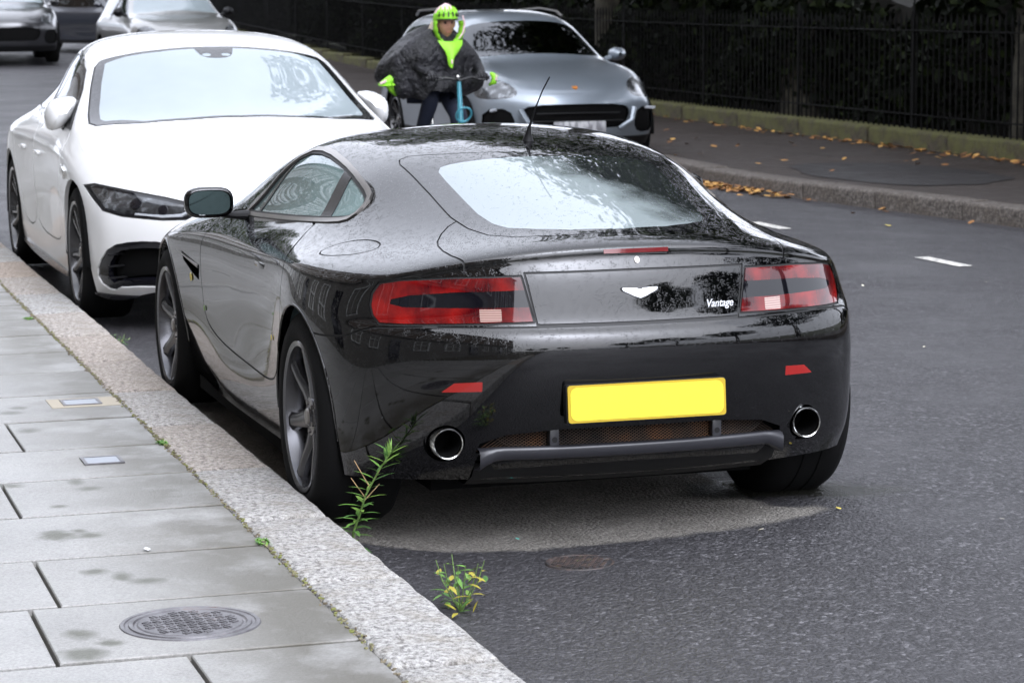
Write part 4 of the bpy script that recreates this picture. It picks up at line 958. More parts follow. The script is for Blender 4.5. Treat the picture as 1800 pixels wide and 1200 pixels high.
# mesh grille: real lattice, lip below it and two tow brackets
def bx_at(y):
    p, n = at_surf(SA_BUMP, 'rear', abs(y), .34, lambda V, Nn: V[:, 0] < -.3); return p.x
xs_ = [bx_at(y) for y in np.linspace(0, .52, 14)]
def bx(y): return float(np.interp(abs(y), np.linspace(0, .52, 14), xs_))
b = MB(); st = .0135; zl, zh = .322, .398; nn_ = 76
for dirn in (1, -1):
    for k in range(-nn_//2-4, nn_//2+5):
        y0 = k*st; y1 = y0+dirn*(zh-zl)*1.55
        if max(abs(y0), abs(y1)) > .50: continue
        ym = (y0+y1)/2
        p0 = Vector((bx(y0)+.022, y0, zl)); p1 = Vector((bx(y1)+.030, y1, zh)); d = p1-p0
        w = Vector((0, .0012, 0)); t = Vector((.001*dirn, 0, 0))
        vs = [b.bm.verts.new(q) for q in (p0-w+t, p0+w+t, p1+w+t, p1-w+t)]; b.bm.faces.new(vs)
        vs = [b.bm.verts.new(q+Vector((.002, 0, 0))) for q in (p0+w+t, p0-w+t, p1-w+t, p1+w+t)]; b.bm.faces.new(vs)
tag(b.build('grille_mesh', M_rust, bo, sm=False), kind='stuff')
b = MB(); b.grid([[(bx(y)+.06, y, z) for z in (.29, .41)] for y in np.linspace(-.52, .52, 20)]); b.build('grille_void', M_void, bo)
b = MB(); P = []
for y in np.linspace(-.50, .50, 41):
    x = bx(y); e = max(0, (abs(y)-.43)/.07); dz = -.030*e*e
    P.append([(x+.02, y, .334), (x-.014, y, .339+dz*.3), (x-.025, y, .336+dz*.5), (x-.027, y, .328+dz*.8), (x-.020, y, .303+dz), (x-.012, y, .298+dz), (x+.04, y, .292+dz)])
b.grid(P); b.build('lower_lip', M_slate, bo, ang=80)
b = MB(); P = []
for y in np.linspace(-.50, .50, 31):
    x = bx(min(abs(y), .52)); P.append([(x+.03, y, .285), (x+.07, y, .235), (x+.16, y, .195), (x+.45, y, .19)])
b.grid(P); b.build('undertray', M_dark, bo)
for s in (1, -1):
    x = bx(.267)-.002; q = MB(); q.box((x+.012, s*.267, .362), (.03, .032, .062), bev=.005); q.build('tow_bracket', M_slate, bo)
    q = MB(); q.cyl((x-.004, s*.267, .355), (x+.0, s*.267, .355), .009, n=16); q.build('sensor', M_dark, bo)
# lettering, wings, lock and high brake lamp
p, n = fit('rear', 0.0, .803, SA_LID, .001); m = frame_at(Vector((p.x, -.0, p.z)), n)
wing = [(0, .0075), (.004, .0075), (.008, .0105), (.05, .0125), (.0545, .010), (.051, .004), (.040, -.001), (.030, -.0035), (.020, -.009), (.008, -.0135), (.005, -.0125), (.0035, -.0155), (0, -.0145)]
wing = wing+[(-a, c_) for a, c_ in wing[::-1][1:-1]]
wg_ = MB().prism([(a*1.08, c_*1.2) for a, c_ in wing], .003, m, bev=.0008).build('wing_badge', M_badge, bt)
MB().prism([(a*1.16, c_*1.34-.0002) for a, c_ in wing], .0015, m).build('badge_rim', M_dark, wg_)
def text_on(txt, size, m, material, parent, name, shear=.25, ext=.001, off=.0):
    cu = bpy.data.curves.new(name, 'FONT'); cu.body = txt; cu.size = size; cu.extrude = ext; cu.shear = shear; cu.align_x = 'CENTER'; cu.offset = off
    o = bpy.data.objects.new(name, cu); COL.objects.link(o); dg = bpy.context.evaluated_depsgraph_get(); dg.update()
    me = bpy.data.meshes.new_from_object(o.evaluated_get(dg)); bpy.data.objects.remove(o); bpy.data.curves.remove(cu)
    me.transform(m); me.materials.clear(); me.materials.append(material); o = bpy.data.objects.new(name, me); return link(o, parent)
p, n = fit('rear', .262, .747, SA_LID, .002); m = frame_at(Vector((p.x, -p.y, p.z)), Vector((n.x, -n.y, n.z)))
text_on('Vantage', .034, m @ Matrix.Diagonal((.88, 1, 1, 1)), M_badge, bt, 'lettering', .3, .001, .0006)
p, n = fit('rear', 0, .898, SA_LIDT, .001, lambda V, Nn: V[:, 0] < -.6); m = frame_at(p, n); MB().prism([(.011*math.cos(a)*.75, .011*math.sin(a)) for a in np.linspace(0, 6.283, 17)[:-1]], .002, m).build('lock', M_brush, bt)
P = []
for y in np.linspace(-.105, .105, 9):
    p1, n1 = fit('rear', abs(y), .922, SA_LIDT, .0012, lambda V, Nn: V[:, 0] < -.6); p2, n2 = fit('rear', abs(y), .933, SA_LIDT, .0012, lambda V, Nn: V[:, 0] < -.6)
    P.append([(p1.x-.001, y, .921), (p2.x-.001, y, .934)])
MB().grid(P).build('high_brake_lamp', M_reddim, bt)
# aerial at the back of the roof
p, n = fit('top', .36, 0, SA_BODY, 0, lambda V, Nn: V[:, 2] > 1)
az = p.z; base = Vector((.385, 0, az))
b = MB(); b.tube([base+Vector((0, 0, -.004)), base+Vector((-.004, 0, .01)), base+Vector((-.010, 0, .03)), base+Vector((-.022, 0, .055))], [.024, .017, .010, .0055], 12)
# the whip leans back towards the tail
b.tube([base+Vector((-.020, 0, .05)), base+Vector((-.055, -.008, .11)), base+Vector((-.11, -.02, .18)), base+Vector((-.155, -.03, .225))], [.0045, .003, .0024, .0026], 8)
b.build('aerial', M_dark, ACAR)
# door mirror
for s in (1, -1):
    bl = []
    mc = Vector((1.38, s*.938, .948))
    b = MB()
    rows = []
    for (dx, w, h, dz) in ((-.045, .082, .048, 0), (-.043, .089, .055, 0), (-.02, .092, .058, 0), (.02, .088, .055, 0), (.06, .072, .044, -.002), (.09, .042, .027, -.006), (.10, .012, .01, -.008)):
        rows.append([mc+Vector((dx, s*(w*math.copysign(abs(math.cos(a))**.6, math.cos(a))), dz+h*math.copysign(abs(math.sin(a))**.65, math.sin(a)))) for a in np.linspace(0, 2*math.pi, 33)[:-1]])
    b.grid(rows, close_v=True); mr = b.build('door_mirror', M_black, ACAR, ang=70)
    b = MB(); vs = [b.bm.verts.new(mc+Vector((-.038, s*(.077*math.copysign(abs(math.cos(a))**.6, math.cos(a))), .044*math.copysign(abs(math.sin(a))**.65, math.sin(a))))) for a in np.linspace(0, 2*math.pi, 33)[:-1]]
    b.bm.faces.new(vs); b.build('mirror_glass', M_mirror, mr, sm=False)
    b = MB(); b.tube([mc+Vector((.01, -s*.05, -.043)), mc+Vector((.02, -s*.10, -.054)), mc+Vector((.03, -s*.16, -.056))], [.016, .014, .02], 10); b.build('mirror_stalk', M_dark, mr)
# metal strake across the side vent
for s in (1, -1):
    P = []
    for x in np.linspace(1.88, 2.30, 9):
        p, n = at_surf(SA_BODY, 'side', x, .72, lambda V, Nn: V[:, 1] > .7); z = .655+(x-1.88)*.07; h = .010*(1-(x-1.88)/.6)
        P.append([(x, s*(p.y-.010), z-h), (x, s*(p.y+.004), z-h*.5), (x, s*(p.y+.004), z+h*.6), (x, s*(p.y-.010), z+h)])
    MB().grid(P).build('side_strake', M_brush, ACAR)
p, n = at_surf(SA_BODY, 'side', .62, .82, lambda V, Nn: V[:, 1] > .7)
for s in (1, -1):
    b = MB(); b.box((.72, s*.878, .775), (.17, .012, .022), bev=.004); b.build('door_handle', M_black, ACAR)
# ------------------------------------------------------------------ white four-door fastback, facing the camera
WCAR = empty('parked_car', 'white four door fastback parked nose towards the black coupe', 'car', (8.60, -.10, 0), math.pi); WCAR.scale = (1, 1.025, 1)
topW = [
 [(-1.15,0,.99),(-1.14,.25,.985),(-1.09,.43,.97),(-1.02,.57,.95),(-.95,.67,.925),(-.88,.75,.90),(-.8,.82,.865)],
 [(-.98,0,1.04),(-.96,.25,1.035),(-.9,.42,1.02),(-.82,.56,1.0),(-.76,.67,.975),(-.70,.77,.94),(-.64,.87,.88)],
 [(-.6,0,1.16),(-.58,.25,1.15),(-.52,.42,1.125),(-.45,.55,1.09),(-.4,.67,1.03),(-.35,.80,.965),(-.32,.935,.89)],
 [(-.15,0,1.29),(-.15,.26,1.28),(-.12,.42,1.245),(-.08,.54,1.19),(-.04,.67,1.08),(0,.83,.98),(0,.955,.905)],
 [(.3,0,1.40),(.3,.27,1.39),(.3,.44,1.36),(.32,.57,1.30),(.34,.70,1.15),(.36,.85,1.0),(.38,.945,.905)],
 [(.8,0,1.498),(.8,.27,1.49),(.8,.46,1.465),(.8,.63,1.41),(.8,.73,1.20),(.8,.86,1.0),(.8,.93,.895)],
 [(1.3,0,1.520),(1.3,.27,1.513),(1.3,.48,1.488),(1.3,.665,1.43),(1.3,.785,1.20),(1.3,.865,.99),(1.3,.928,.885)],
 [(1.80,0,1.458),(1.78,.27,1.453),(1.72,.50,1.428),(1.66,.705,1.375),(1.67,.80,1.16),(1.68,.87,.98),(1.7,.93,.88)],
 [(2.12,0,1.30),(2.1,.27,1.295),(2.02,.53,1.275),(1.92,.745,1.245),(1.94,.825,1.10),(1.96,.875,.965),(2.0,.935,.87)],
 [(2.48,0,1.135),(2.45,.27,1.13),(2.35,.56,1.11),(2.22,.79,1.09),(2.24,.855,1.02),(2.25,.885,.945),(2.3,.945,.86)],
 [(2.74,0,1.04),(2.72,.27,1.03),(2.62,.55,1.02),(2.5,.79,1.0),(2.52,.865,.962),(2.55,.895,.92),(2.58,.955,.845)],
 [(2.98,0,.985),(2.97,.25,.98),(2.95,.48,.965),(2.93,.66,.955),(2.91,.79,.93),(2.9,.88,.895),(2.88,.955,.82)],
 [(3.32,0,.905),(3.3,.25,.90),(3.28,.47,.885),(3.25,.64,.88),(3.22,.76,.865),(3.18,.85,.84),(3.12,.93,.775)],
 [(3.62,0,.805),(3.6,.25,.80),(3.57,.46,.79),(3.52,.62,.785),(3.46,.73,.785),(3.40,.81,.77),(3.31,.89,.73)],
 [(3.84,0,.695),(3.83,.22,.692),(3.79,.45,.683),(3.72,.60,.680),(3.64,.70,.685),(3.55,.78,.69),(3.44,.85,.69)]]
rearW = [(-1.17,.93,-.80,.83,.82),(-1.19,.80,-.82,.85,.72),(-1.19,.62,-.83,.87,.60),(-1.17,.48,-.82,.87,.46),(-1.13,.34,-.78,.86,.33),(-1.05,.2,-.7,.83,.22)]
frontW = [(3.87,.65,3.47,.875,.65),(3.88,.55,3.50,.89,.56),(3.88,.44,3.51,.895,.46),(3.88,.33,3.51,.895,.35),(3.87,.22,3.49,.89,.24),(3.82,.13,3.42,.86,.16)]
sideW = [(-.64,[(.90,.80),(.91,.70),(.915,.58),(.91,.46),(.90,.33),(.87,.22)]),(0,[(.965,.83),(.975,.74),(.975,.62),(.965,.48),(.95,.35),(.92,.22)]),
 (.8,[(.94,.84),(.945,.74),(.94,.60),(.925,.45),(.935,.30),(.93,.18)]),(1.6,[(.938,.82),(.94,.72),(.932,.58),(.915,.44),(.93,.30),(.93,.17)]),
 (2.4,[(.955,.79),(.96,.70),(.955,.58),(.945,.45),(.945,.32),(.93,.18)]),(2.95,[(.965,.76),(.97,.68),(.97,.57),(.965,.45),(.955,.33),(.93,.2)]),
 (3.31,[(.915,.68),(.925,.61),(.935,.53),(.94,.43),(.935,.33),(.91,.18)])]
sW = shell(topW, rearW, frontW, sideW, 3)
_, sW = cut(sW, 'side', archpoly((0, .36), .392), anyc); _, sW = cut(sW, 'side', archpoly((2.95, .36), .385), anyc)
gw = []
wsW = [(1.84,-.5),(1.84,0),(1.83,.3),(1.80,.50),(1.77,.63),(1.81,.665),(2.02,.72),(2.30,.775),(2.44,.79),(2.52,.76),(2.64,.54),(2.70,.28),(2.72,0),(2.72,-.5)]
glW, gp, sW = cutgap(sW, 'top', wsW, lambda c, n: (n[:, 2] > .2) & (c[:, 0] > 1.5) & (c[:, 2] > .97), .012, refine=2); gw.append(gp)
clW, frW = cut(glW, None, None, None, g=lambda V: sdf(V[:, [0, 1]], wsW)+.03+.030*np.clip((np.abs(V[:, 1])-.5)/.12, 0, 1))
sens = rnd([(1.80,-.2),(1.80,.12),(1.93,.10),(1.985,.07),(2.0,0),(2.0,-.2)], 1)
camW, clW = cut(clW, 'top', sens, None, refine=3)
ey = lambda V: np.minimum(np.hypot((V[:, 0]-1.955)/.7, V[:, 1]-.055), 9)-.026
ceye, camW = cut(camW, None, None, None, refine=2, g=ey)
winW = lambda c, n: (n[:, 1] > .3) & (c[:, 1] > .5) & (c[:, 2] > .9)
DLW = [(2.30,.975),(2.16,1.07),(1.98,1.185),(1.78,1.29),(1.5,1.365),(1.2,1.395),(.8,1.38),(.4,1.315),(.05,1.205),(-.18,1.10),(-.24,1.06),(-.10,1.04),(.4,1.02),(1.2,1.0),(1.9,.985)]
dlW, sW = cut(sW, 'side', DLW, winW, refine=2)
trW, dlW = cut(dlW, None, None, None, refine=0, g=lambda V: -sdf(V[:, [0, 2]], DLW)-.022)
pW, dlW = cut(dlW, 'side', [(.98,.9),(1.06,.9),(1.06,1.5),(.98,1.5)], None, refine=2)
dl1, dl2 = cut(dlW, None, None, None, refine=0, g=lambda V: V[:, 0]-1.02)
for dp in (rnd([(1.10,1.02),(1.08,.6),(1.08,.34),(2.25,.34),(2.36,.45),(2.42,.75),(2.36,.93),(2.26,.985),(2.0,.99)], 2), rnd([(1.09,1.02),(1.065,.6),(1.065,.34),(.60,.34),(.42,.52),(.34,.72),(.18,.86),(.02,.98),(.0,1.03)], 2)):
    dr, gp, sW = cutgap(sW, 'side', dp, lambda c, n: c[:, 1] > .8, .008); gw.append(gp); both('door', dr, M_white, WCAR, wall=.008)
lmW = [(3.33,.727),(3.50,.712),(3.66,.690),(3.76,.665),(3.80,.640),(3.74,.612),(3.62,.585),(3.50,.575),(3.42,.60)]
frm = lambda c, n: (c[:, 0] > 3.0) & (n[:, 2] < .9)
lpF = [(.435,.655),(.60,.694),(.76,.722),(.885,.742),(.925,.73),(.905,.675),(.875,.62),(.80,.598),(.62,.585),(.50,.588)]
hlW, gp, sW = cutgap(sW, 'rear', lpF, frm, .010, refine=3); gw.append(gp)
h_in = cut(hlW, None, None, None, refine=2, g=lambda V: sdf(V[:, [1, 2]], lpF)+.016); hlW2, hedge_ = h_in
bnW = [(2.78,-.5),(2.78,0),(2.76,.25),(2.66,.5),(2.57,.715),(2.72,.80),(3.1,.80),(3.4,.74),(3.62,.60),(3.72,.42),(3.79,.2),(3.80,0),(3.80,-.5)]
bn, sW = cut(sW, 'top', bnW, lambda c, n: (n[:, 2] > .3) & (c[:, 2] > .66))
gmP = rnd([(-.3,.26),(-.46,.30),(-.52,.44),(-.45,.57),(-.25,.61),(0,.62),(.25,.61),(.45,.57),(.52,.44),(.46,.30),(.3,.26)], 1)
gmW, sW = cut(sW, 'rear', gmP, lambda c, n: c[:, 0] > 3.3, refine=2)
inP = rnd([(.50,.235),(.56,.44),(.62,.475),(.75,.475),(.86,.445),(.905,.34),(.90,.25),(.84,.20),(.80,.235)], 1)
ink, sW = cut(sW, 'rear', inP, lambda c, n: (c[:, 0] > 3.2), refine=2)
inr, inh = cut(ink, None, None, None, refine=2, g=lambda V: -sdf(V[:, [1, 2]], inP)-.035)
spl, sW = cut(sW, None, None, lambda c, n: (c[:, 0] > 3.3) & (c[:, 2] < .3), refine=2, g=lambda V: V[:, 2]-.185)
sillW, sW = cut(sW, None, None, lambda c, n: (c[:, 0] > .3) & (c[:, 0] < 2.6) & (c[:, 2] < .4), refine=2, g=lambda V: V[:, 2]-.215)
whole('body_shell', sW, M_white, WCAR, wall=.02); whole('bonnet', bn, M_white, WCAR)
toobj('shut_line', join(moved(join(*gw), -.004), mirr(moved(join(*gw), -.004))), M_rubber, WCAR)
M_wsg = glassmat('white_car_windscreen_glass', (.55, .66, .66), .75, .02, .2, 1.6, lambda N: N.ramp(N.noise(N.coord(), 2, 3), [(.3, g3(.82)), (.7, g3(.72))]), (.31, .36, .375))
whole('windscreen', clW, M_wsg, WCAR); whole('windscreen_border', frW, M_frit, WCAR); whole('camera_housing', moved(camW, .001), M_frit, WCAR); whole('camera_window', ceye, M_wsg, WCAR)
both('window_trim', moved(trW, .003), M_frit, WCAR); both('window_pillar', pW, M_frit, WCAR)
both('front_door_window', moved(dl2, -.004), M_glassd, WCAR) if dl2.T.size else None
both('rear_door_window', moved(dl1, -.004), M_glassd, WCAR)
M_lampbody = mat('lamp_interior', (.08, .085, .09), .25, .6, 1); N = NT(M_lampbody); N.l(N.ramp(N.noise(N.coord(), 16, 3), [(.35, (.012, .013, .015)), (.55, (.07, .075, .08)), (.72, (.30, .32, .34))]), N.b.inputs['Base Color'])
M_drl = mat('lamp_light_guide', (.45, .47, .5), .25, .2, 1)
for o, f in zip(both('head_lamp', hlW2, M_lampbody, WCAR, wall=.02), (lambda s: s, mirr)):
    toobj('lamp_surround', f(hedge_), M_lensdark, o)
    s_ = 1 if f is not mirr else -1
    for (yy, zz, r_) in ((.73, .66, .034), (.615, .635, .026)):
        p, n = at_surf(hlW2, 'rear', yy, zz); p.y *= s_; n.y *= s_; mm = frame_at(p, n)
        q = MB(); q.prism([(r_*math.cos(a), r_*math.sin(a)) for a in np.linspace(0, 6.283, 21)[:-1]], .004, mm, bev=.001); q.build('projector_lens', M_lensdark, o)
    q = MB(); pts = []
    for yy, zz in ((.74, .606), (.62, .600), (.53, .606), (.475, .640)):
        p, n = at_surf(hlW2, 'rear', yy, zz); pts.append((p.x+.002, p.y*s_, p.z))
    q.tube(pts, [.006, .008, .009, .006], 6); q.build('light_guide', M_drl, o)
whole('grille_void', moved(gmW, -.05), M_void, WCAR)
both('air_intake_surround', moved(inr, -.008), M_lensdark, WCAR, wall=.03); both('air_intake_void', moved(inh, -.06), M_void, WCAR)
whole('front_splitter', moved(spl, .012), M_lensdark, WCAR, wall=.02); both('side_sill', moved(sillW, .012), M_lensdark, WCAR, wall=.02)
for k in range(13):
    y = -.42+.07*k; q = MB(); q.box((3.83, y, .44), (.03, .012, .33-.10*(abs(y)/.42)**2), bev=.003); q.build('grille_bar', M_chrome, WCAR)
for s in (1, -1):
    for k in range(3):
        q = MB(); q.box((3.50, s*.72, .28+.06*k), (.02, .36, .008), Matrix.Rotation(R(-34*s), 3, 'Z')); q.build('intake_blade', M_dark, WCAR)
q = MB(); q.lathe([(.0001, 3.868), (.05, 3.868), (.055, 3.862)], c=(0, 0, .44), axis='x', n=24); q.build('round_badge', M_chrome, WCAR)
b = MB(); b.box((1.4, 0, .32), (4.2, 1.5, .22)); b.box((3.2, 0, .4), (.9, 1.2, .3)); b.build('underbody', M_void, WCAR)
b = MB(); b.box((1.1, 0, .55), (2.6, 1.66, .08)); b.box((2.35, 0, .90), (.45, 1.45, .16), bev=.05); b.box((-.4, 0, .95), (.9, 1.2, .05)); b.build('cabin_lining', M_seat, WCAR)
for y in (-.4, .4): seat(WCAR, 1.4, y, M_seat, .34); seat(WCAR, .35, y, M_seat, .34)
b = MB(); b.tube([(2.05+.07*math.sin(a), -.38+.19*math.cos(a), .97+.19*math.sin(a)) for a in np.linspace(0, 2*math.pi, 29)], .016, 6); b.build('steering_wheel', M_seatl, WCAR)
for x in (0, 2.95):
    for s in (1, -1):
        arch_liner(WCAR, x, .36, .388, .60, .90, s); make_wheel(WCAR, x, s*.815, .357, .268, .27, 5, M_rimblk, True, side=s, turn=.3)
for s in (1, -1):
    mc = Vector((2.02, s*.895, 1.055)); b = MB(); rows = []
    for (dx, w, h) in ((-.06, .075, .085), (-.03, .083, .094), (.03, .080, .088), (.09, .060, .066), (.125, .03, .035), (.132, .004, .004)):
        rows.append([mc+Vector((dx, s*(w*(1+.28*math.sin(a))*math.copysign(abs(math.cos(a))**.8, math.cos(a))-.022*math.sin(a)), h*math.copysign(abs(math.sin(a))**.8, math.sin(a))-.25*w*math.cos(a))) for a in np.linspace(0, 2*math.pi, 25)[:-1]])
    b.grid(rows, close_v=True); b.bm.verts.ensure_lookup_table(); b.bm.faces.new([v for v in b.bm.verts][-24:]); mr = b.build('door_mirror', M_white, WCAR, ang=70)
    b = MB(); b.bm.faces.new([b.bm.verts.new(v+Vector((-.001, 0, 0))) for v in rows[0]]); b.build('mirror_glass', M_mirror, mr, sm=False)
    b = MB(); b.tube([mc+Vector((.02, -s*.03, -.07)), mc+Vector((.02, -s*.05, -.11)), mc+Vector((.03, -s*.08, -.19))], [.03, .022, .03], 10); b.build('mirror_stalk', M_lensdark, mr)
    for hx_ in (.62, 1.35):
        b = MB(); b.box((hx_, s*.948, .80), (.20, .03, .024), bev=.008); b.build('door_handle', M_white, WCAR)
    b = MB(); b.box((2.66, s*.966, .77), (.13, .02, .05), Matrix.Rotation(R(12), 3, 'Y'), bev=.004); b.build('side_vent', M_chrome, WCAR)
# ------------------------------------------------------------------ silver SUV and a generic shell for the distant cars
topU = [
 [(-.82,0,1.54),(-.81,.25,1.535),(-.79,.45,1.50),(-.78,.60,1.42),(-.78,.72,1.22),(-.78,.82,1.03),(-.74,.88,.97)],
 [(-.5,0,1.585),(-.5,.25,1.58),(-.5,.45,1.56),(-.5,.62,1.48),(-.5,.74,1.25),(-.5,.86,1.03),(-.5,.93,.965)],
 [(0,0,1.61),(0,.25,1.605),(0,.45,1.585),(0,.63,1.51),(0,.76,1.26),(0,.88,1.03),(0,.955,.965)],
 [(.7,0,1.625),(.7,.25,1.62),(.7,.46,1.60),(.7,.64,1.53),(.7,.77,1.28),(.7,.885,1.03),(.7,.945,.96)],
 [(1.3,0,1.60),(1.3,.26,1.595),(1.28,.46,1.575),(1.25,.65,1.50),(1.25,.78,1.26),(1.25,.885,1.02),(1.25,.94,.95)],
 [(1.60,0,1.545),(1.58,.27,1.54),(1.55,.48,1.51),(1.5,.67,1.43),(1.52,.79,1.22),(1.55,.885,1.01),(1.6,.94,.945)],
 [(2.0,0,1.33),(1.98,.28,1.325),(1.93,.51,1.30),(1.85,.71,1.25),(1.87,.81,1.11),(1.9,.89,1.0),(1.95,.94,.94)],
 [(2.32,0,1.13),(2.3,.28,1.12),(2.24,.52,1.10),(2.12,.74,1.09),(2.16,.83,1.04),(2.2,.90,.985),(2.25,.945,.93)],
 [(2.6,0,1.07),(2.6,.28,1.065),(2.58,.5,1.06),(2.56,.70,1.065),(2.55,.82,1.04),(2.55,.895,.985),(2.55,.945,.91)],
 [(2.95,0,1.02),(2.95,.28,1.015),(2.93,.5,1.01),(2.92,.68,1.03),(2.91,.79,1.01),(2.91,.87,.955),(2.92,.93,.87)],
 [(3.35,0,.94),(3.34,.26,.935),(3.3,.46,.93),(3.24,.62,.945),(3.2,.73,.925),(3.16,.82,.87),(3.12,.88,.80)],
 [(3.62,0,.82),(3.61,.25,.82),(3.56,.44,.815),(3.50,.58,.81),(3.44,.68,.80),(3.38,.76,.77),(3.3,.83,.73)]]
frontU = [(3.68,.76,3.33,.85,.69),(3.71,.68,3.36,.87,.62),(3.71,.55,3.37,.88,.53),(3.70,.42,3.36,.88,.42),(3.66,.3,3.32,.87,.32),(3.58,.22,3.25,.85,.24)]
rearU = [(-.95,1.2,-.80,.89,.90),(-1.0,1.0,-.83,.90,.80),(-1.06,.8,-.86,.91,.66),(-1.06,.6,-.86,.91,.52),(-1.03,.4,-.83,.90,.4),(-.97,.25,-.78,.88,.25)]
sideU = [(-.5,[(.945,.88),(.955,.77),(.955,.64),(.95,.51),(.94,.4),(.92,.25)]),(0,[(.965,.88),(.97,.77),(.97,.65),(.965,.52),(.95,.4),(.93,.25)]),
 (1.25,[(.945,.86),(.95,.76),(.945,.63),(.935,.50),(.94,.38),(.93,.25)]),(2.25,[(.95,.84),(.955,.74),(.95,.62),(.945,.50),(.945,.38),(.93,.25)]),
 (2.8,[(.955,.81),(.96,.71),(.96,.60),(.955,.48),(.945,.37),(.93,.25)]),(3.12,[(.90,.72),(.91,.65),(.92,.56),(.92,.45),(.91,.35),(.89,.25)])]
sU0 = shell(topU, rearU, frontU, sideU, 2)
def suv(name, label, loc, rz, paint_m, sc, lod=1, rim=M_rimblk, wsm=None, rearlamp=False, group=None):
    c_ = empty(name, label, 'car', loc, rz, group); c_.scale = sc; s_ = sU0; g_ = []
    _, s_ = cut(s_, 'side', archpoly((0, .37), .41), anyc); _, s_ = cut(s_, 'side', archpoly((2.807, .37), .40), anyc)
    ws_ = [(1.66,-.5),(1.66,0),(1.64,.3),(1.60,.50),(1.60,.59),(1.68,.63),(1.9,.69),(2.08,.725),(2.16,.70),(2.24,.5),(2.29,.25),(2.30,0),(2.30,-.5)]
    gl, s_ = cut(s_, 'top', ws_, lambda c, n: (n[:, 2] > .2) & (c[:, 0] > 1.3) & (c[:, 2] > 1.0), refine=2)
    dl, s_ = cut(s_, 'side', [(2.02,1.08),(1.85,1.17),(1.6,1.32),(1.35,1.42),(.9,1.46),(.2,1.45),(-.3,1.41),(-.58,1.32),(-.66,1.15),(-.3,1.10),(.8,1.07)], lambda c, n: (n[:, 1] > .3) & (c[:, 1] > .5) & (c[:, 2] > 1.0), refine=2)
    rw, s_ = cut(s_, 'rear', rnd([(-.6,1.45),(.48,1.45),(.62,1.30),(.68,1.12),(.6,1.06),(-.6,1.04)], 1), lambda c, n: (c[:, 0] < -.6) & (n[:, 0] < -.3), refine=2)
    hlU, s_ = cut(s_, 'rear', rnd([(.56,.80),(.60,.875),(.70,.925),(.80,.915),(.875,.84),(.90,.76),(.86,.715),(.72,.725),(.60,.745)], 2), lambda c, n: (c[:, 0] > 2.9), refine=3)
    g1, s_ = cut(s_, 'rear', rnd([(-.4,.42),(-.50,.46),(-.56,.60),(-.48,.665),(0,.675),(.48,.665),(.56,.60),(.50,.46),(.4,.42)], 1), lambda c, n: c[:, 0] > 3.2, refine=2)
    g2, s_ = cut(s_, 'rear', rnd([(.66,.36),(.60,.47),(.66,.63),(.87,.63),(.885,.38)], 1), lambda c, n: c[:, 0] > 3.0, refine=2)
    tl, s_ = cut(s_, 'rear', rnd([(.50,.94),(.50,.84),(.90,.84),(.93,.94),(.88,.99),(.7,.97)], 1), lambda c, n: c[:, 0] < -.3, refine=2)
    lo, s_ = cut(s_, None, None, None, refine=1, g=lambda V: V[:, 2]-.33)
    whole('body_shell', s_, paint_m, c_); whole('lower_cladding', lo, M_dark, c_)
    whole('windscreen', gl, wsm or M_glassd, c_); both('side_window', dl, M_glassd, c_); whole('rear_window', rw, M_glassd, c_)
    both('head_lamp', hlU, M_lampbody, c_); whole('grille', moved(g1, -.03), M_void, c_); both('air_intake', moved(g2, -.02), M_void, c_); both('tail_lamp', tl, M_redflat, c_)
    b = MB(); b.box((1.3, 0, .45), (4.0, 1.4, .3)); b.build('underbody', M_void, c_)
    b = MB(); b.box((.9, 0, .7), (2.6, 1.6, .08)); b.box((2.1, 0, 1.0), (.4, 1.4, .14), bev=.04); b.build('cabin_lining', M_seat, c_)
    for y in (-.38, .38): seat(c_, 1.2, y, M_seat, .55)
    for x in (0, 2.807):
        for s in (1, -1): arch_liner(c_, x, .37, .40, .60, .90, s); make_wheel(c_, x, s*.82, .365, .25, .24, 5, rim, True, side=s, turn=.2)
    for s in (1, -1):
        mc = Vector((2.0, s*.965, 1.13)); b = MB(); rows = []
        for (dx, w, h) in ((-.05, .085, .065), (-.02, .095, .075), (.03, .09, .068), (.08, .065, .045), (.11, .02, .015)):
            rows.append([mc+Vector((dx, s*w*math.cos(a), h*math.sin(a))) for a in np.linspace(0, 2*math.pi, 17)[:-1]])
        b.grid(rows, close_v=True); b.bm.faces.new([b.bm.verts.new(v) for v in rows[0]]); b.tube([mc, mc+Vector((.02, -s*.14, -.06))], [.03, .03], 6); b.build('door_mirror', paint_m if lod else M_dark, c_)
    return c_
M_platefar = mat('blurred_white_plate', (.45, .45, .46), .4); N = NT(M_platefar); mp_ = N.n('Mapping'); mp_.inputs['Scale'].default_value = (1, 14, 5); N.l(N.coord(), mp_.inputs['Vector']); N.l(N.ramp(N.noise(mp_.outputs[0], 1.3, 2), [(.42, (.20, .20, .21)), (.58, (.46, .46, .47))]), N.b.inputs['Base Color'])
M_wss = glassmat('dark_windscreen_glass', (.10, .11, .11), .35, .02, .2, 1.65)
SCAR = suv('parked_car', 'silver blue sport utility car facing us on the far side behind the cyclist', (15.55+3.71, -5.40, 0), math.pi-R(1), M_silver, (1, 1, .955), 1, wsm=M_wss)
b = MB(); b.box((3.735, 0, .44), (.012, .53, .115), bev=.003); npS = b.build('number_plate', M_platefar, SCAR)
M_shield = mat('enamel_shield', (.55, .20, .04), .3, .3)
b = MB(); p, n = at_surf(sU0, 'rear', 0, .835, lambda V, Nn: V[:, 0] > 3.3); b.prism([(0, -.035), (.026, -.01), (.028, .03), (-.028, .03), (-.026, -.01)], .006, frame_at(Vector((p.x, 0, p.z)), n)); b.build('bonnet_badge', M_shield, SCAR)
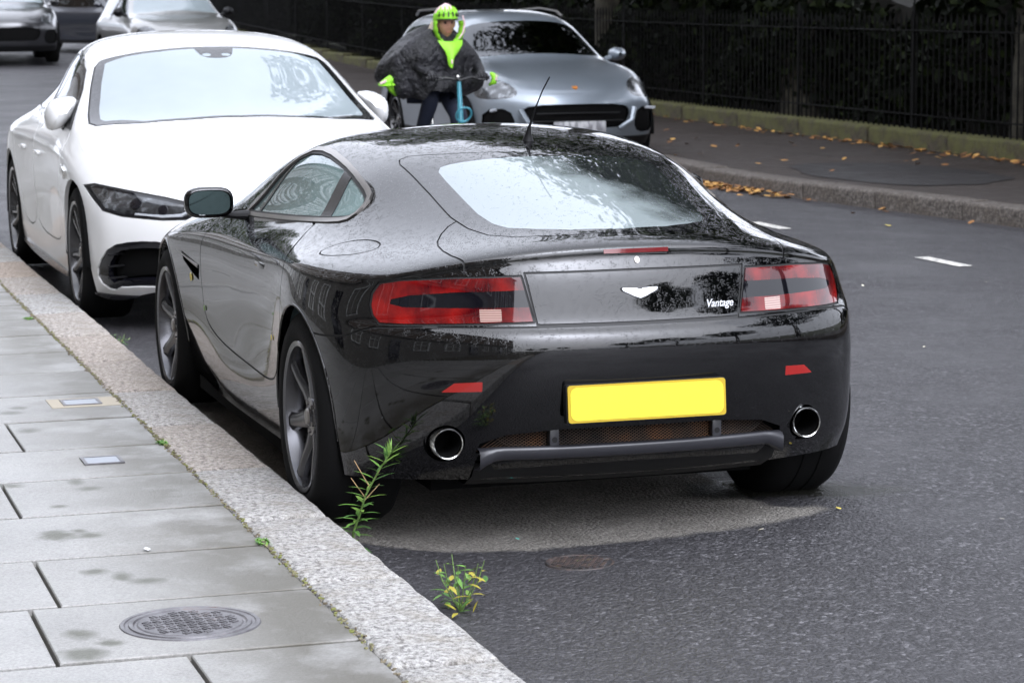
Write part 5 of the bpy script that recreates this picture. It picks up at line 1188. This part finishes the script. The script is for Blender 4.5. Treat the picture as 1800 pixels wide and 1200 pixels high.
for s in (1, -1):
    b = MB(); b.tube([(-.4, s*.58, 1.55), (-.3, s*.58, 1.60), (.5, s*.58, 1.625), (1.1, s*.58, 1.595), (1.3, s*.58, 1.54)], [.014, .012, .012, .012, .014], 8); b.build('roof_rail', M_brush, SCAR)
    b = MB(); b.tube([(3.66, s*.58, .62), (3.74, s*.53, .50), (3.70, s*.42, .42)], [.03, .028, .025], 8); b.build('grille_blade', M_silver, SCAR)
    b = MB(); b.box((3.46, s*.78, .615), (.03, .20, .03), Matrix.Rotation(R(-50*s), 3, 'Z'), bev=.008); b.build('running_lamp', M_drl, SCAR)
for k in range(2):
    b = MB(); b.box((3.69, 0, .50+.08*k), (.02, .95-.1*k, .012), bev=.003); b.build('grille_slat', M_dark, SCAR)
b = MB(); b.tube([(2.22, .45, 1.135), (2.14, .1, 1.20), (2.10, -.25, 1.225)], [.008, .008, .006], 6); b.build('wiper', M_dark, SCAR)
suv('parked_car', 'grey sport utility car facing us beyond the white car roof', (34.8+3.7, -4.95, G(37)), math.pi+R(1.5), M_grey, (1, 1.0, 1.08), 0, wsm=M_wsg)
suv('parked_car', 'charcoal car facing us at the far left edge', (42.0+3.7, -2.95, G(45)), math.pi-R(2), M_char, (1, 1, 1.04), 1, wsm=M_wsg, rim=M_rim)
suv('parked_car', 'dark blue car slanting across the far road with a red tail lamp showing', (48.2, -4.9, G(47)), math.pi+R(33), M_navy, (.86, .92, .92), 1, rim=M_rim)
# ------------------------------------------------------------------ cyclist on a folding bicycle
M_poncho = mat('wet_grey_rain_cape', (.03, .03, .036),   .42, spec=.4); _n = NT(M_poncho); _n.l(_n.ramp(_n.noise(_n.coord(), 5, 4), [(.36, (.0025, .0025, .003)), (.66, (.017, .017, .021))]), _n.b.inputs['Base Color'])
_n.bump(_n.noise(_n.coord(), 14, 4, .65), 1, .05)
M_hiviz = mat('fluorescent_lime_fabric', (.24, .60, .025), .6)
M_pink = mat('pale_pink_reflective', (.66, .46, .47), .5)
M_skin = mat('skin', (.40, .20, .14), .5)
M_hair = mat('pale_blond_hair', (.55, .48, .38), .6)
M_glove = mat('black_glove', (.01, .01, .012), .6)
M_navyc = mat('navy_trousers', (.008, .012, .028), .8)
M_teal = mat('teal_frame_paint', (.04, .22, .28), .3, coat=.7)
M_bkblk = mat('black_bicycle_parts', (.012, .012, .012), .45)
M_shoe = mat('black_shoe', (.015, .015, .015), .5)
def skin(name, verts, edges, radii, m, parent, root=0, lv=2):
    me = bpy.data.meshes.new(name); me.from_pydata(verts, edges, []); o = link(bpy.data.objects.new(name, me), parent)
    sk = o.modifiers.new('k', 'SKIN'); sk.use_smooth_shade = True; sv = me.skin_vertices[0].data
    for i, r_ in enumerate(radii): sv[i].radius = (r_, r_) if not hasattr(r_, '__len__') else r_
    sv[root].use_root = True; subd(o, lv); dg = bpy.context.evaluated_depsgraph_get(); dg.update()
    nm = bpy.data.meshes.new_from_object(o.evaluated_get(dg)); o.modifiers.clear(); o.data = nm; bpy.data.meshes.remove(me); nm.materials.clear(); nm.materials.append(m); nm.shade_smooth(); return o
def noisy(o, amp, sc, seed=0):
    for v in o.data.vertices: v.co += Vector(mnoise.noise_vector(v.co*sc+Vector((seed, 0, 0))))*amp
    o.data.update()
BX, BY, BR = 12.62, -3.10, math.pi+R(4)
bike = empty('bicycle', 'small folding bicycle with a teal frame ridden towards us', 'bicycle', (BX, BY, 0), BR)
def bwheel(x, r_):
    w = MB(); w.lathe([(r_, -.012), (r_-.012, -.02), (r_-.03, -.014), (r_-.03, .014), (r_-.012, .02), (r_, .012)], c=(x, 0, r_), n=40, closed=True); o = w.build('tyre', M_tyre, bike)
    w = MB(); w.lathe([(r_-.028, -.010), (r_-.045, -.008), (r_-.045, .008), (r_-.028, .010)], c=(x, 0, r_), n=40, closed=True)
    w.cyl((x, -.04, r_), (x, .04, r_), .016, n=10)
    for k in range(14): a = 2*math.pi*k/14; w.cyl((x, .018*(-1)**k, r_), (x+(r_-.04)*math.cos(a), 0, r_+(r_-.04)*math.sin(a)), .0012, n=4)
    w.build('rim', M_chrome, bike)
bwheel(-.42, .215); bwheel(.62, .215)
b = MB(); b.tube([(.545, 0, .64), (.30, 0, .44), (.05, 0, .37), (-.10, 0, .33)], [.020, .026, .026, .022], 12); b.tube([(-.10, 0, .30), (-.16, 0, .62)], .019, 10)
for s in (1, -1): b.tube([(-.12, s*.02, .32), (-.42, s*.055, .215)], .009, 8)
b.tube([(-.15, 0, .55), (-.30, 0, .42), (-.42, 0, .215)], .010, 8); b.build('frame', M_teal, bike)
b = MB(); b.tube([(.54, 0, .60), (.565, 0, .50), (.575, 0, .46)], .018, 10)
for s in (1, -1): b.tube([(.575, s*.01, .47), (.585, s*.045, .42), (.62, s*.05, .215)], [.012, .011, .009], 8)
b.build('fork', M_teal, bike)
b = MB(); b.tube([(.545, 0, .60), (.52, 0, .80), (.50, 0, 1.0)], [.024, .022, .018], 12); b.build('handlebar_stem', M_teal, bike)
b = MB(); pts = [(.605+.035*math.cos(a), .065*math.sin(a), .735+.06*math.cos(a)) for a in np.linspace(0, 6.283, 21)]; b.tube(pts, .009, 6); b.build('carrier_block', M_teal, bike)
b = MB(); b.tube([(.47, -.27, 1.03), (.49, -.10, 1.03), (.50, 0, 1.01), (.49, .10, 1.03), (.47, .27, 1.03)], .0125, 8); b.build('handlebar', M_bkblk, bike)
for s in (1, -1):
    b = MB(); b.tube([(.475, s*.15, 1.03), (.47, s*.275, 1.03)], .017, 10); b.build('grip', M_bkblk, bike)
    b = MB(); b.tube([(.485, s*.14, 1.025), (.53, s*.15, 1.02), (.54, s*.22, 1.015)], .006, 6); b.build('brake_lever', M_bkblk, bike)
b = MB(); b.box((.53, -.02, 1.04), (.035, .03, .03), bev=.008); b.build('front_lamp', M_chrome, bike)
b = MB(); b.tube([(-.16, 0, .6), (-.20, 0, .90)], .016, 10); b.build('seat_post', M_chrome, bike)
b = MB(); b.tube([(-.34, 0, .93), (-.24, 0, .94), (-.10, 0, .93), (-.04, 0, .925)], [.075, .08, .035, .02], 10); b.build('saddle', M_bkblk, bike)
b = MB(); b.cyl((-.02, -.07, .30), (-.02, .07, .30), .02, n=10); b.lathe([(.0001, .062), (.075, .062), (.075, .066), (.0001, .066)], c=(-.02, 0, .30), n=24)
b.cyl((-.02, .075, .30), (.10, .08, .17), .011, n=8); b.cyl((-.02, -.075, .30), (-.14, -.08, .43), .011, n=8); b.box((.10, .13, .17), (.09, .10, .02)); b.box((-.14, -.13, .43), (.09, .10, .02)); b.build('crankset', M_bkblk, bike)
per = empty('person', 'cyclist in grey rain cape, lime hood and pink helmet riding a small bicycle', 'person', (BX, BY, 0), BR)
# body: pelvis, spine, neck, head / arms / legs
V_ = [(-.20, 0, .99), (-.12, 0, 1.12), (.0, 0, 1.26), (.075, 0, 1.335), (.135, 0, 1.395),
      (.05, .165, 1.30), (.20, .27, 1.13), (.42, .225, 1.065), (.05, -.165, 1.30), (.20, -.29, 1.13), (.42, -.235, 1.065),
      (-.15, .095, .96), (.20, .115, .68), (.06, .12, .27), (.16, .125, .20), (-.15, -.095, .96), (.14, -.11, .86), (-.14, -.12, .52), (-.06, -.125, .455)]
E_ = [(0, 1), (1, 2), (2, 3), (3, 4), (2, 5), (5, 6), (6, 7), (2, 8), (8, 9), (9, 10), (0, 11), (11, 12), (12, 13), (13, 14), (0, 15), (15, 16), (16, 17), (17, 18)]
R_ = [(.14, .15), (.14, .12), (.15, .115), .06, .055, .065, .045, .03, .065, .045, .03, .09, .065, .042, .04, .09, .065, .042, .04]
skin('body', V_, E_, R_, M_poncho, per)
V_ = [(-.20, 0, .99), (-.15, .095, .97), (.20, .115, .685), (.07, .12, .30), (-.15, -.095, .97), (.14, -.11, .865), (-.135, -.12, .54)]
skin('trousers', V_, [(0, 1), (1, 2), (2, 3), (0, 4), (4, 5), (5, 6)], [(.155, .165), .105, .080, .055, .105, .080, .055], M_navyc, per)
for s, (x, z) in ((1, (.14, .20)), (-1, (-.08, .46))):
    b = MB(); b.tube([(x-.10, s*.122, z+.02), (x-.02, s*.124, z+.015), (x+.10, s*.128, z+.0), (x+.17, s*.128, z-.005)], [.035, .045, .042, .02], 10); b.build('shoe', M_shoe, per)
# head with a face
hc = Vector((.185, .0, 1.465)); b = MB(); bmesh.ops.create_uvsphere(b.bm, u_segments=28, v_segments=20, radius=1)
for v in b.bm.verts:
    x, y, z = v.co; w = 1-.28*max(0, -z)**1.3
    q = Vector((x*.095*w, y*.075*w, z*.118))
    if x > 0:
        q.x += .026*math.exp(-((y/.17)**2)-((z+.12)/.22)**2)*x                     # nose
        q.x -= .012*(math.exp(-((y-.38)/.2)**2-((z-.10)/.13)**2)+math.exp(-((y+.38)/.2)**2-((z-.10)/.13)**2))  # eye sockets
        q.x += .008*math.exp(-((y/.4)**2)-((z+.52)/.10)**2)-.006*math.exp(-((y/.4)**2)-((z+.58)/.03)**2)
        q.x += .010*math.exp(-((y/.3)**2)-((z+.9)/.14)**2)
    v.co = hc+q
head = b.build('head', M_skin, per, ang=80)
for s in (1, -1):
    b = MB(); bmesh.ops.create_uvsphere(b.bm, u_segments=10, v_segments=8, radius=.0115, matrix=Matrix.Translation(hc+Vector((.078, s*.028, .012)))); b.build('eye', M_dark, head)
    b = MB(); b.tube([hc+Vector((0, s*.072, .015)), hc+Vector((-.012, s*.082, .02)), hc+Vector((-.008, s*.08, -.015)), hc+Vector((.004, s*.072, -.025))], [.008, .012, .011, .006], 8); b.build('ear', M_skin, head)
b = MB(); b.tube([hc+Vector((.083, -.022, -.062)), hc+Vector((.090, 0, -.067)), hc+Vector((.083, .022, -.062))], [.003, .006, .003], 8); b.build('mouth', mat('lips', (.42, .13, .10), .5), head)
b = MB()
for k in range(5):
    y0 = -.080-.004*k; b.tube([hc+Vector((.01-.012*k, y0, .02)), hc+Vector((-.02-.01*k, y0-.02, -.04)), hc+Vector((-.05, y0-.035, -.085))], [.012, .014, .005], 6)
b.build('hair', M_hair, per)
# helmet: shell, lime edge band, vents and spots
def dome(h0, h1, sc, name, m, parent, cx0=-.005, fwd=.0):
    b = MB(); P = []
    for i in range(12):
        ph = h0+(h1-h0)*i/11; row = []
        for j in range(32):
            a = 2*math.pi*j/32; row.append(hc+Vector((cx0+sc*.128*math.cos(ph)*math.cos(a)+.012*max(0, math.cos(a))*math.cos(ph), sc*.098*math.cos(ph)*math.sin(a), .035+sc*.125*math.sin(ph)+.012*math.cos(a))))
        P.append(row)
    b.grid(P, close_v=True); b.bm.faces.new([v for v in b.bm.verts][-32:]); return b.build(name, m, parent, ang=80)
hel = dome(.05, 1.5, 1.0, 'helmet', M_pink, per)
dome(-.04, .42, 1.015, 'helmet_edge', M_hiviz, hel)
b = MB(); rs = random.Random(4)
for k in range(11):
    a = -1.2+2.4*k/10; L = .25+.25*(k % 2); pts = []
    for ph in np.linspace(.30, .42+L, 5): pts.append(hc+Vector((-.005+1.02*.128*math.cos(ph)*math.cos(a)+.012*math.cos(ph), 1.02*.098*math.cos(ph)*math.sin(a), .035+1.02*.125*math.sin(ph)+.012*math.cos(a))))
    b.tube(pts, [.010, .010, .009, .007, .003], 6)
b.build('drip_pattern', M_hiviz, hel)
b = MB()
for k in range(6):
    a = -1.0+2.0*k/5; ph = .36; b.box(hc+Vector((.002+1.03*.128*math.cos(ph)*math.cos(a)+.012*math.cos(ph), 1.03*.098*math.cos(ph)*math.sin(a), .035+1.03*.125*math.sin(ph))), (.016, .010, .042), Matrix.Rotation(a, 3, 'Z') @ Matrix.Rotation(-.35, 3, 'Y'), bev=.003)
b.build('helmet_vent', M_bkblk, hel)
b = MB(); P = []
for a in np.linspace(-1.25, 1.25, 15): P.append([hc+Vector((.115*math.cos(a), .088*math.sin(a), .050)), hc+Vector((.150*math.cos(a), .098*math.sin(a), .040)), hc+Vector((.150*math.cos(a), .098*math.sin(a), .034)), hc+Vector((.115*math.cos(a), .088*math.sin(a), .040))])
b.grid(P, close_v=True); b.build('helmet_peak', M_bkblk, hel)
# lime hood round the face and the strip down the chest
b = MB(); P = []
for i, a in enumerate(np.linspace(-1.85, 1.85, 33)):
    y = .112*math.sin(a)*1.05+.012; z = -.015-.150*math.cos(a); wv_ = .010*math.sin(i*1.9)
    ring = []
    for j in range(8):
        t = 2*math.pi*j/8; rr_ = .030+.012*(a > 0)+wv_*.5
        ring.append(hc+Vector((.045+rr_*1.1*math.cos(t)*1.2, y*(1+rr_*4.0*math.sin(t)), z*(1+rr_*3.2*math.sin(t)))))
    P.append(ring)
b.grid(P, close_v=True); hood = b.build('hood', M_hiviz, per, ang=80)
b = MB(); P = []
for i, (z, w, x, yc) in enumerate(((-.13, .10, .13, .0), (-.17, .085, .165, .0), (-.22, .055, .19, -.005), (-.27, .028, .205, -.022), (-.32, .020, .215, -.028), (-.345, .010, .217, -.03))): P.append([hc+Vector((x-.02, yc-w*1.1, z)), hc+Vector((x+.012, yc-w*.6, z-.01)), hc+Vector((x+.02, yc, z-.012)), hc+Vector((x+.012, yc+w*.6, z-.01)), hc+Vector((x-.02, yc+w*1.1, z))])
b.grid(P); b.build('neck_scarf', M_hiviz, per, ang=80)
b = MB(); b.box(hc+Vector((.233, -.028, -.305)), (.006, .014, .035), bev=.002); b.build('reflective_tab', M_pink, per)
b = MB(); b.tube([hc+Vector((.105, .115, .07)), hc+Vector((.11, .13, .0)), hc+Vector((.11, .115, -.07)), hc+Vector((.12, .075, -.12))], [.006, .008, .008, .005], 6); b.build('reflective_piping', M_pink, per)
# cape: ring after ring from neck to hem, draped over the arms
rows = [(1.435, -.10, .09, -.02, .14), (1.40, -.20, .14, -.09, .19), (1.345, -.31, .19, -.17, .24), (1.27, -.395, .26, -.24, .28), (1.20, -.445, .315, -.30, .31), (1.12, -.47, .355, -.34, .27), (1.04, -.475, .385, -.38, .27), (.975, -.45, .38, -.41, .28), (.92, -.415, .26, -.42, .28), (.88, -.33, .08, -.42, .28)]
b = MB(); P = []
for i, (z, yl, yr, xb, xf) in enumerate(rows):
    cy_, cx0, ry, rx = (yl+yr)/2, (xb+xf)/2, (yr-yl)/2, (xf-xb)/2; row = []
    for j in range(72):
        a = 2*math.pi*j/72; ca, sa = math.cos(a), math.sin(a)
        n_ = .8; x = cx0+rx*math.copysign(abs(ca)**n_, ca); y = cy_+ry*math.copysign(abs(sa)**.9, sa)
        fold = (.3+i/9)**.8*(.10*abs(math.sin(j*.38+i*.12+.6*math.sin(j*.2)))-.03+.028*math.sin(j*.95+2+i*.25)); k = 1+fold*1.6
        sag = .035*math.sin(a*3+1)*(i > 6) + (.05 if (i > 7 and -.6 < sa < .1 and ca > .2) else 0)*0
        row.append(Vector((cx0+(x-cx0)*k, cy_+(y-cy_)*k, z+sag+.018*math.sin(j*.6+i))))
    P.append(row)
b.grid(P, close_v=True); cape = b.build('rain_cape', M_poncho, per, ang=180); noisy(cape, .030, 6); subd(cape, 1)
# lime cuffs of the cape at both elbows
b = MB(); b.grid([[(.02, -.43, 1.00), (.12, -.455, 1.0), (.18, -.44, .97)], [(.03, -.50, .985), (.12, -.53, .985), (.17, -.51, .965)], [(.05, -.555, .975), (.12, -.57, .975), (.15, -.56, .965)]]); 
b.grid([[(.02, -.44, 1.03), (.16, -.445, 1.03)], [(.03, -.47, .99), (.17, -.475, .98)], [(.05, -.43, .93), (.16, -.44, .92)], [(.07, -.41, .885), (.14, -.415, .88)]]); b.tube([(.10, -.42, 1.02), (.11, -.49, .995), (.11, -.56, .975)], [.05, .038, .012], 8); b.tube([(.10, -.47, 1.0), (.11, -.45, .94), (.11, -.415, .88)], [.045, .035, .008], 8); b.build('cape_cuff', M_hiviz, per, ang=80)
b = MB(); b.tube([(.25, .37, 1.06), (.27, .40, 1.03), (.26, .395, .98), (.24, .36, .955)], [.012, .030, .026, .008], 8); b.build('cape_cuff', M_hiviz, per, ang=80)
b = MB(); b.box((.145, -.535, .995), (.02, .06, .02), Matrix.Rotation(.4, 3, 'X'), bev=.004); b.box((.29, .405, 1.02), (.012, .016, .05), bev=.004); b.build('reflective_patch', M_pink, per)
# gloves closed round the grips: palm, four bent fingers, thumb
for s in (1, -1):
    b = MB(); c0 = Vector((.455, s*.215, 1.05))
    b.tube([c0+Vector((-.06, s*.005, .012)), c0+Vector((-.02, 0, .008)), c0+Vector((.018, 0, .002))], [.030, .038, .030], 10)
    for k in range(4):
        yk = s*(-.036+.024*k); L = (1, 1.08, 1.02, .85)[k]
        b.tube([c0+Vector((.012, yk, .008)), c0+Vector((.012+.030*L, yk, -.002)), c0+Vector((.012+.034*L, yk, -.028)), c0+Vector((.008+.012*L, yk, -.044))], [.0115, .0105, .0095, .008], 7)
    b.tube([c0+Vector((-.025, -s*.030, .0)), c0+Vector((.0, -s*.048, -.018)), c0+Vector((.022, -s*.044, -.034))], [.013, .0115, .009], 7)
    b.build('glove', M_glove, per, ang=80)
# ------------------------------------------------------------------ weeds, moss, litter
M_weed = mat('weed_leaf', (.09, .20, .035), .5); _n = NT(M_weed); _g = _n.n('NewGeometry'); _n.l(_n.ramp(_g.outputs['Random Per Island'], [(0, (.05, .13, .03)), (.6, (.11, .24, .04)), (1, (.20, .34, .06))]), _n.b.inputs['Base Color'])
M_weedy = mat('yellowing_leaf', (.30, .26, .03), .6); M_stem = mat('weed_stem', (.12, .20, .05), .5); M_drys = mat('dry_stem', (.30, .20, .10), .8)
def RZg(y): return RZ(y)
def blade(b, p, d, L, w, droop=.3, up=Vector((0, 0, 1))):
    d = Vector(d).normalized(); sd_ = d.cross(up).normalized() if abs(d.dot(up)) < .98 else Vector((1, 0, 0)); n_ = sd_.cross(d); pts = []
    for t, ww in ((0, .15), (.3, 1), (.65, .75), (1, .02)):
        q = Vector(p)+d*L*t-up*droop*L*t*t; pts.append([q-sd_*w*ww*.5, q-n_*w*.10*ww, q+sd_*w*ww*.5])
    b.grid(pts)
def tall_weed(x, y, z, H):
    o = empty('tall_weed', 'tall leafy green weed growing from the gutter beside the rear wheel', 'weed', (x, y, z))
    st = [Vector((0, 0, -.02)), Vector((-.03, .004, H*.28)), Vector((-.045, -.012, H*.42)), Vector((-.07, -.025, H*.60)), Vector((-.10, -.060, H*.82)), Vector((-.13, -.095, H))]
    b = MB(); b.tube(st, [.004, .004, .0035, .003, .0025, .0015], 6); b.build('stem', M_stem, o); rs = random.Random(11); b = MB()
    def P(t):
        f = t*(len(st)-1); i = min(int(f), len(st)-2); return st[i].lerp(st[i+1], f-i)
    for k in range(52):
        t = .05+.95*k/51; a = k*2.4+rs.random()*.6; e = .15+.5*t; L = (.062+.025*rs.random())*(1 if t < .8 else .9)
        blade(b, P(t), (math.cos(a), math.sin(a), e), L, .016 if t < .55 else .010, .35-.2*t)
    for k in range(12):
        a = k*2.1; blade(b, P(.9+.1*(k/12)), (math.cos(a)*.6, math.sin(a)*.6-.3, 1), .05, .006, .0)
    b.build('leaves', M_weed, o, ang=80)
    b = MB()
    for k in range(4): p = P(.55+.04*k); b.tube([p, p+Vector((.01*k, -.05+.09*(k % 2), .05+.01*k))], [.002, .0012], 5)
    b.build('dry_flower_stem', M_drys, o)
tall_weed(-.57, .874, -.014, .365)
def low_weed(x, y, z, s, label, seed, yel=.3, name='small_weed', spread=1):
    o = empty(name, label, 'weed', (x, y, z)); rs = random.Random(seed)
    for nm, m, k0 in (('green_leaves', M_weed, int(60*(1-yel))), ('yellow_leaves', M_weedy, int(60*yel))):
        if k0 < 1: continue
        b = MB()
        for k in range(k0):
            a = rs.random()*6.28; rr_ = rs.random()**.5*.55*s*spread; h = rs.random()*s*(.9-rr_/s*.5/spread); p = Vector((rr_*math.cos(a), rr_*math.sin(a)*.8, h))
            blade(b, p, (rs.uniform(-1, 1), rs.uniform(-1, 1), rs.uniform(-.1, .8)), rs.uniform(.18, .34)*s, .09*s, .3)
        b.build(nm, m, o, ang=80)
    b = MB()
    for k in range(7): a = rs.random()*6.28; b.tube([(0, 0, -.01), (.3*s*spread*math.cos(a), .3*s*spread*math.sin(a), .5*s), (.45*s*spread*math.cos(a), .4*s*spread*math.sin(a), .85*s)], [.002, .0018, .001], 5)
    b.build('stems', M_stem, o); return o
low_weed(-1.28, .735, -.008, .17, 'bushy yellow green weed in the gutter behind the black car', 3, .35)
low_weed(4.35, .86, -.014, .10, 'wiry green weed in the gutter in front of the white car', 5, .1, spread=1.3)
def moss(x, y, label, s, seed):
    b = MB(); rs = random.Random(seed)
    for k in range(80):
        a = rs.random()*6.28; rr_ = rs.random()**.6*s; p = (rr_*math.cos(a)*1.5, rr_*math.sin(a)*.55, 0); blade(b, p, (rs.uniform(-1, 1), rs.uniform(-1, 1), .5), .016, .007, .2)
    o = b.build('moss_tuft', M_weed, ang=80); o.location = (x, y, .119); tag(o, label, 'weed')
moss(-.80, 1.20, 'bright green moss tuft at the kerb joint nearest us', .035, 1); moss(.97, 1.20, 'green moss tuft at the kerb joint beside the small lids', .03, 2); moss(4.75, 1.235, 'yellow green moss tuft at the kerb joint farthest up the pavement', .04, 3)
# moss and grit along the kerb joint
b = MB(); rs = random.Random(9)
for k in range(900):
    x = rs.uniform(-3, 8); y = 1.197+rs.gauss(0, .006); b.box((x, y, .121), (rs.uniform(.004, .012), rs.uniform(.003, .008), .004), Matrix.Rotation(rs.random()*3, 3, 'Z'))
M_grit = mat('mossy_grit', (.16, .13, .075), .95); _n = NT(M_grit); _g = _n.n('NewGeometry'); _n.l(_n.ramp(_g.outputs['Random Per Island'], [(0, (.10, .08, .05)), (.5, (.22, .19, .13)), (1, (.17, .19, .04))]), _n.b.inputs['Base Color'])
tag(b.build('joint_grit', M_grit, sm=False), 'mossy grit along the joint between kerb and slabs', 'grit', kind='stuff')
M_fall = mat('fallen_leaf', (.35, .18, .05), .6); _n = NT(M_fall); _g = _n.n('NewGeometry'); _n.l(_n.ramp(_g.outputs['Random Per Island'], [(0, (.13, .06, .025)), (.5, (.40, .18, .05)), (1, (.62, .36, .10))]), _n.b.inputs['Base Color'])
M_fally = mat('yellow_fallen_leaf', (.62, .50, .10), .6)
def leaf_scatter(name, pts, size, m, label):
    b = MB(); rs = random.Random(len(pts))
    for x, y, z in pts:
        s = size*rs.uniform(.6, 1.3); a = rs.random()*6.28; d = Vector((math.cos(a), math.sin(a), rs.uniform(-.05, .35))); w = Vector((-math.sin(a), math.cos(a), rs.uniform(-.3, .3)))*.38; c_ = Vector((x, y, z+.006+rs.random()*.01))
        v = [b.bm.verts.new(c_+q*s) for q in (-d*.5, -d*.1+w, d*.25+w*.8, d*.5, d*.25-w*.8, -d*.1-w)]; b.bm.faces.new(v)
    return tag(b.build(name, m, sm=False), label, 'leaves', kind='stuff')
rs = random.Random(21); pts = []
for k in range(420):                         # drift along the plinth
    x = rs.uniform(9.5, 30); x = 9.5+(x-9.5)*rs.random(); pts.append((x, -8.80+abs(rs.gauss(0, .13)), .14+G(x)))
for k in range(260):                         # pile in the far gutter
    x = rs.gauss(12.9, .55); pts.append((x, FKY(x)+.05+abs(rs.gauss(0, .12)), RZ(-6)+.01*rs.random()*4))
for k in range(70):
    x = rs.uniform(7, 26); pts.append((x, rs.uniform(-8.7, FKY(x)+.02), .137+G(x)))
for k in range(80):
    x = rs.uniform(6, 30); pts.append((x, FKY(x)+abs(rs.gauss(.05, .25)), RZ(-6)))
leaf_scatter('fallen_leaves', pts, .07, M_fall, 'orange brown fallen leaves along the far plinth and gutter')
pts = [(rs.uniform(-3, 7.5), rs.uniform(-5.3, .3), 0) for k in range(60)]; pts = [(x, y, RZ(y)-.003) for x, y, z in pts]; leaf_scatter('road_debris', pts, .022, mat('pale_petal', (.62, .58, .46), .6), 'small pale petals and crumbs scattered on the near road')
for lab, x, y, z, m, s in (('curled orange leaf on the road beside the front wheel', 3.10, .74, RZ(.7), M_fall, .11), ('small yellow leaf in the road near the far kerb', 9.0, -5.5, RZ(-5.5), M_fally, .08), ('pale flake on the road behind the right rear tyre', -.50, -.78, RZ(-.8)+.002, M_fally, .03), ('round pale leaf lying on a paving slab', -.80, 1.54, .12, M_whitepl, .035), ('tiny turquoise scrap on the dry road patch', -.52, .33, RZ(.3)+.006, mat('turquoise_scrap', (.1, .5, .42), .5), .022)):
    b = MB(); q = [(-.5, 0, .02), (-.15, .3, .12), (.3, .22, .06), (.5, 0, .10), (.25, -.25, .02), (-.2, -.28, .06)]; b.bm.faces.new([b.bm.verts.new((x+a*s, y+c_*s, z+.004+e*s)) for a, c_, e in q]); tag(b.build('fallen_leaf' if 'leaf' in lab else 'road_scrap', m, sm=False), lab, 'leaf' if 'leaf' in lab else 'scrap')
for lab, px_, pz_, m, s in (('tan leaf stuck high on the black car front wing', 2.02, .60, M_fally, .018), ('green scrap stuck on the black car door below the tan leaf', 1.80, .50, M_weed, .012), ('small yellow leaf stuck on the rear edge of the black car door', .45, .555, M_fally, .010)):
    p, n = at_surf(join(door, SA_BODY), 'side', px_, pz_, lambda V, Nn: V[:, 1] > .7); mm = frame_at(p+n*.003, n)
    b = MB(); b.prism([(a*s*1.5, c_*s) for a, c_ in ((0, -1), (.6, -.5), (.7, .2), (0, 1), (-.6, .3), (-.6, -.4))], .0015, mm); tag(b.build('stuck_leaf', m, sm=False), lab, 'leaf')
# ------------------------------------------------------------------ labels that tell look-alikes apart
ordn = ['first', 'second', 'third', 'fourth', 'fifth', 'sixth', 'seventh', 'eighth', 'ninth', 'tenth', 'eleventh', 'twelfth', 'thirteenth', 'fourteenth']
for key, txt in (('park trees behind the hedge', '%s park tree along the hedge, counted up the street from behind the camera'), ('terrace along the near pavement', '%s brick and stucco terraced house, counted up the street from behind the camera'), ('street trees behind the camera', '%s tree behind the camera, counted away down the street')):
    g_ = sorted([o for o in COL.objects if o.get('group') == key], key=lambda o: o.location.x*(-1 if 'away' in txt else 1))
    for o, w_ in zip(g_, ordn): o['label'] = txt % w_
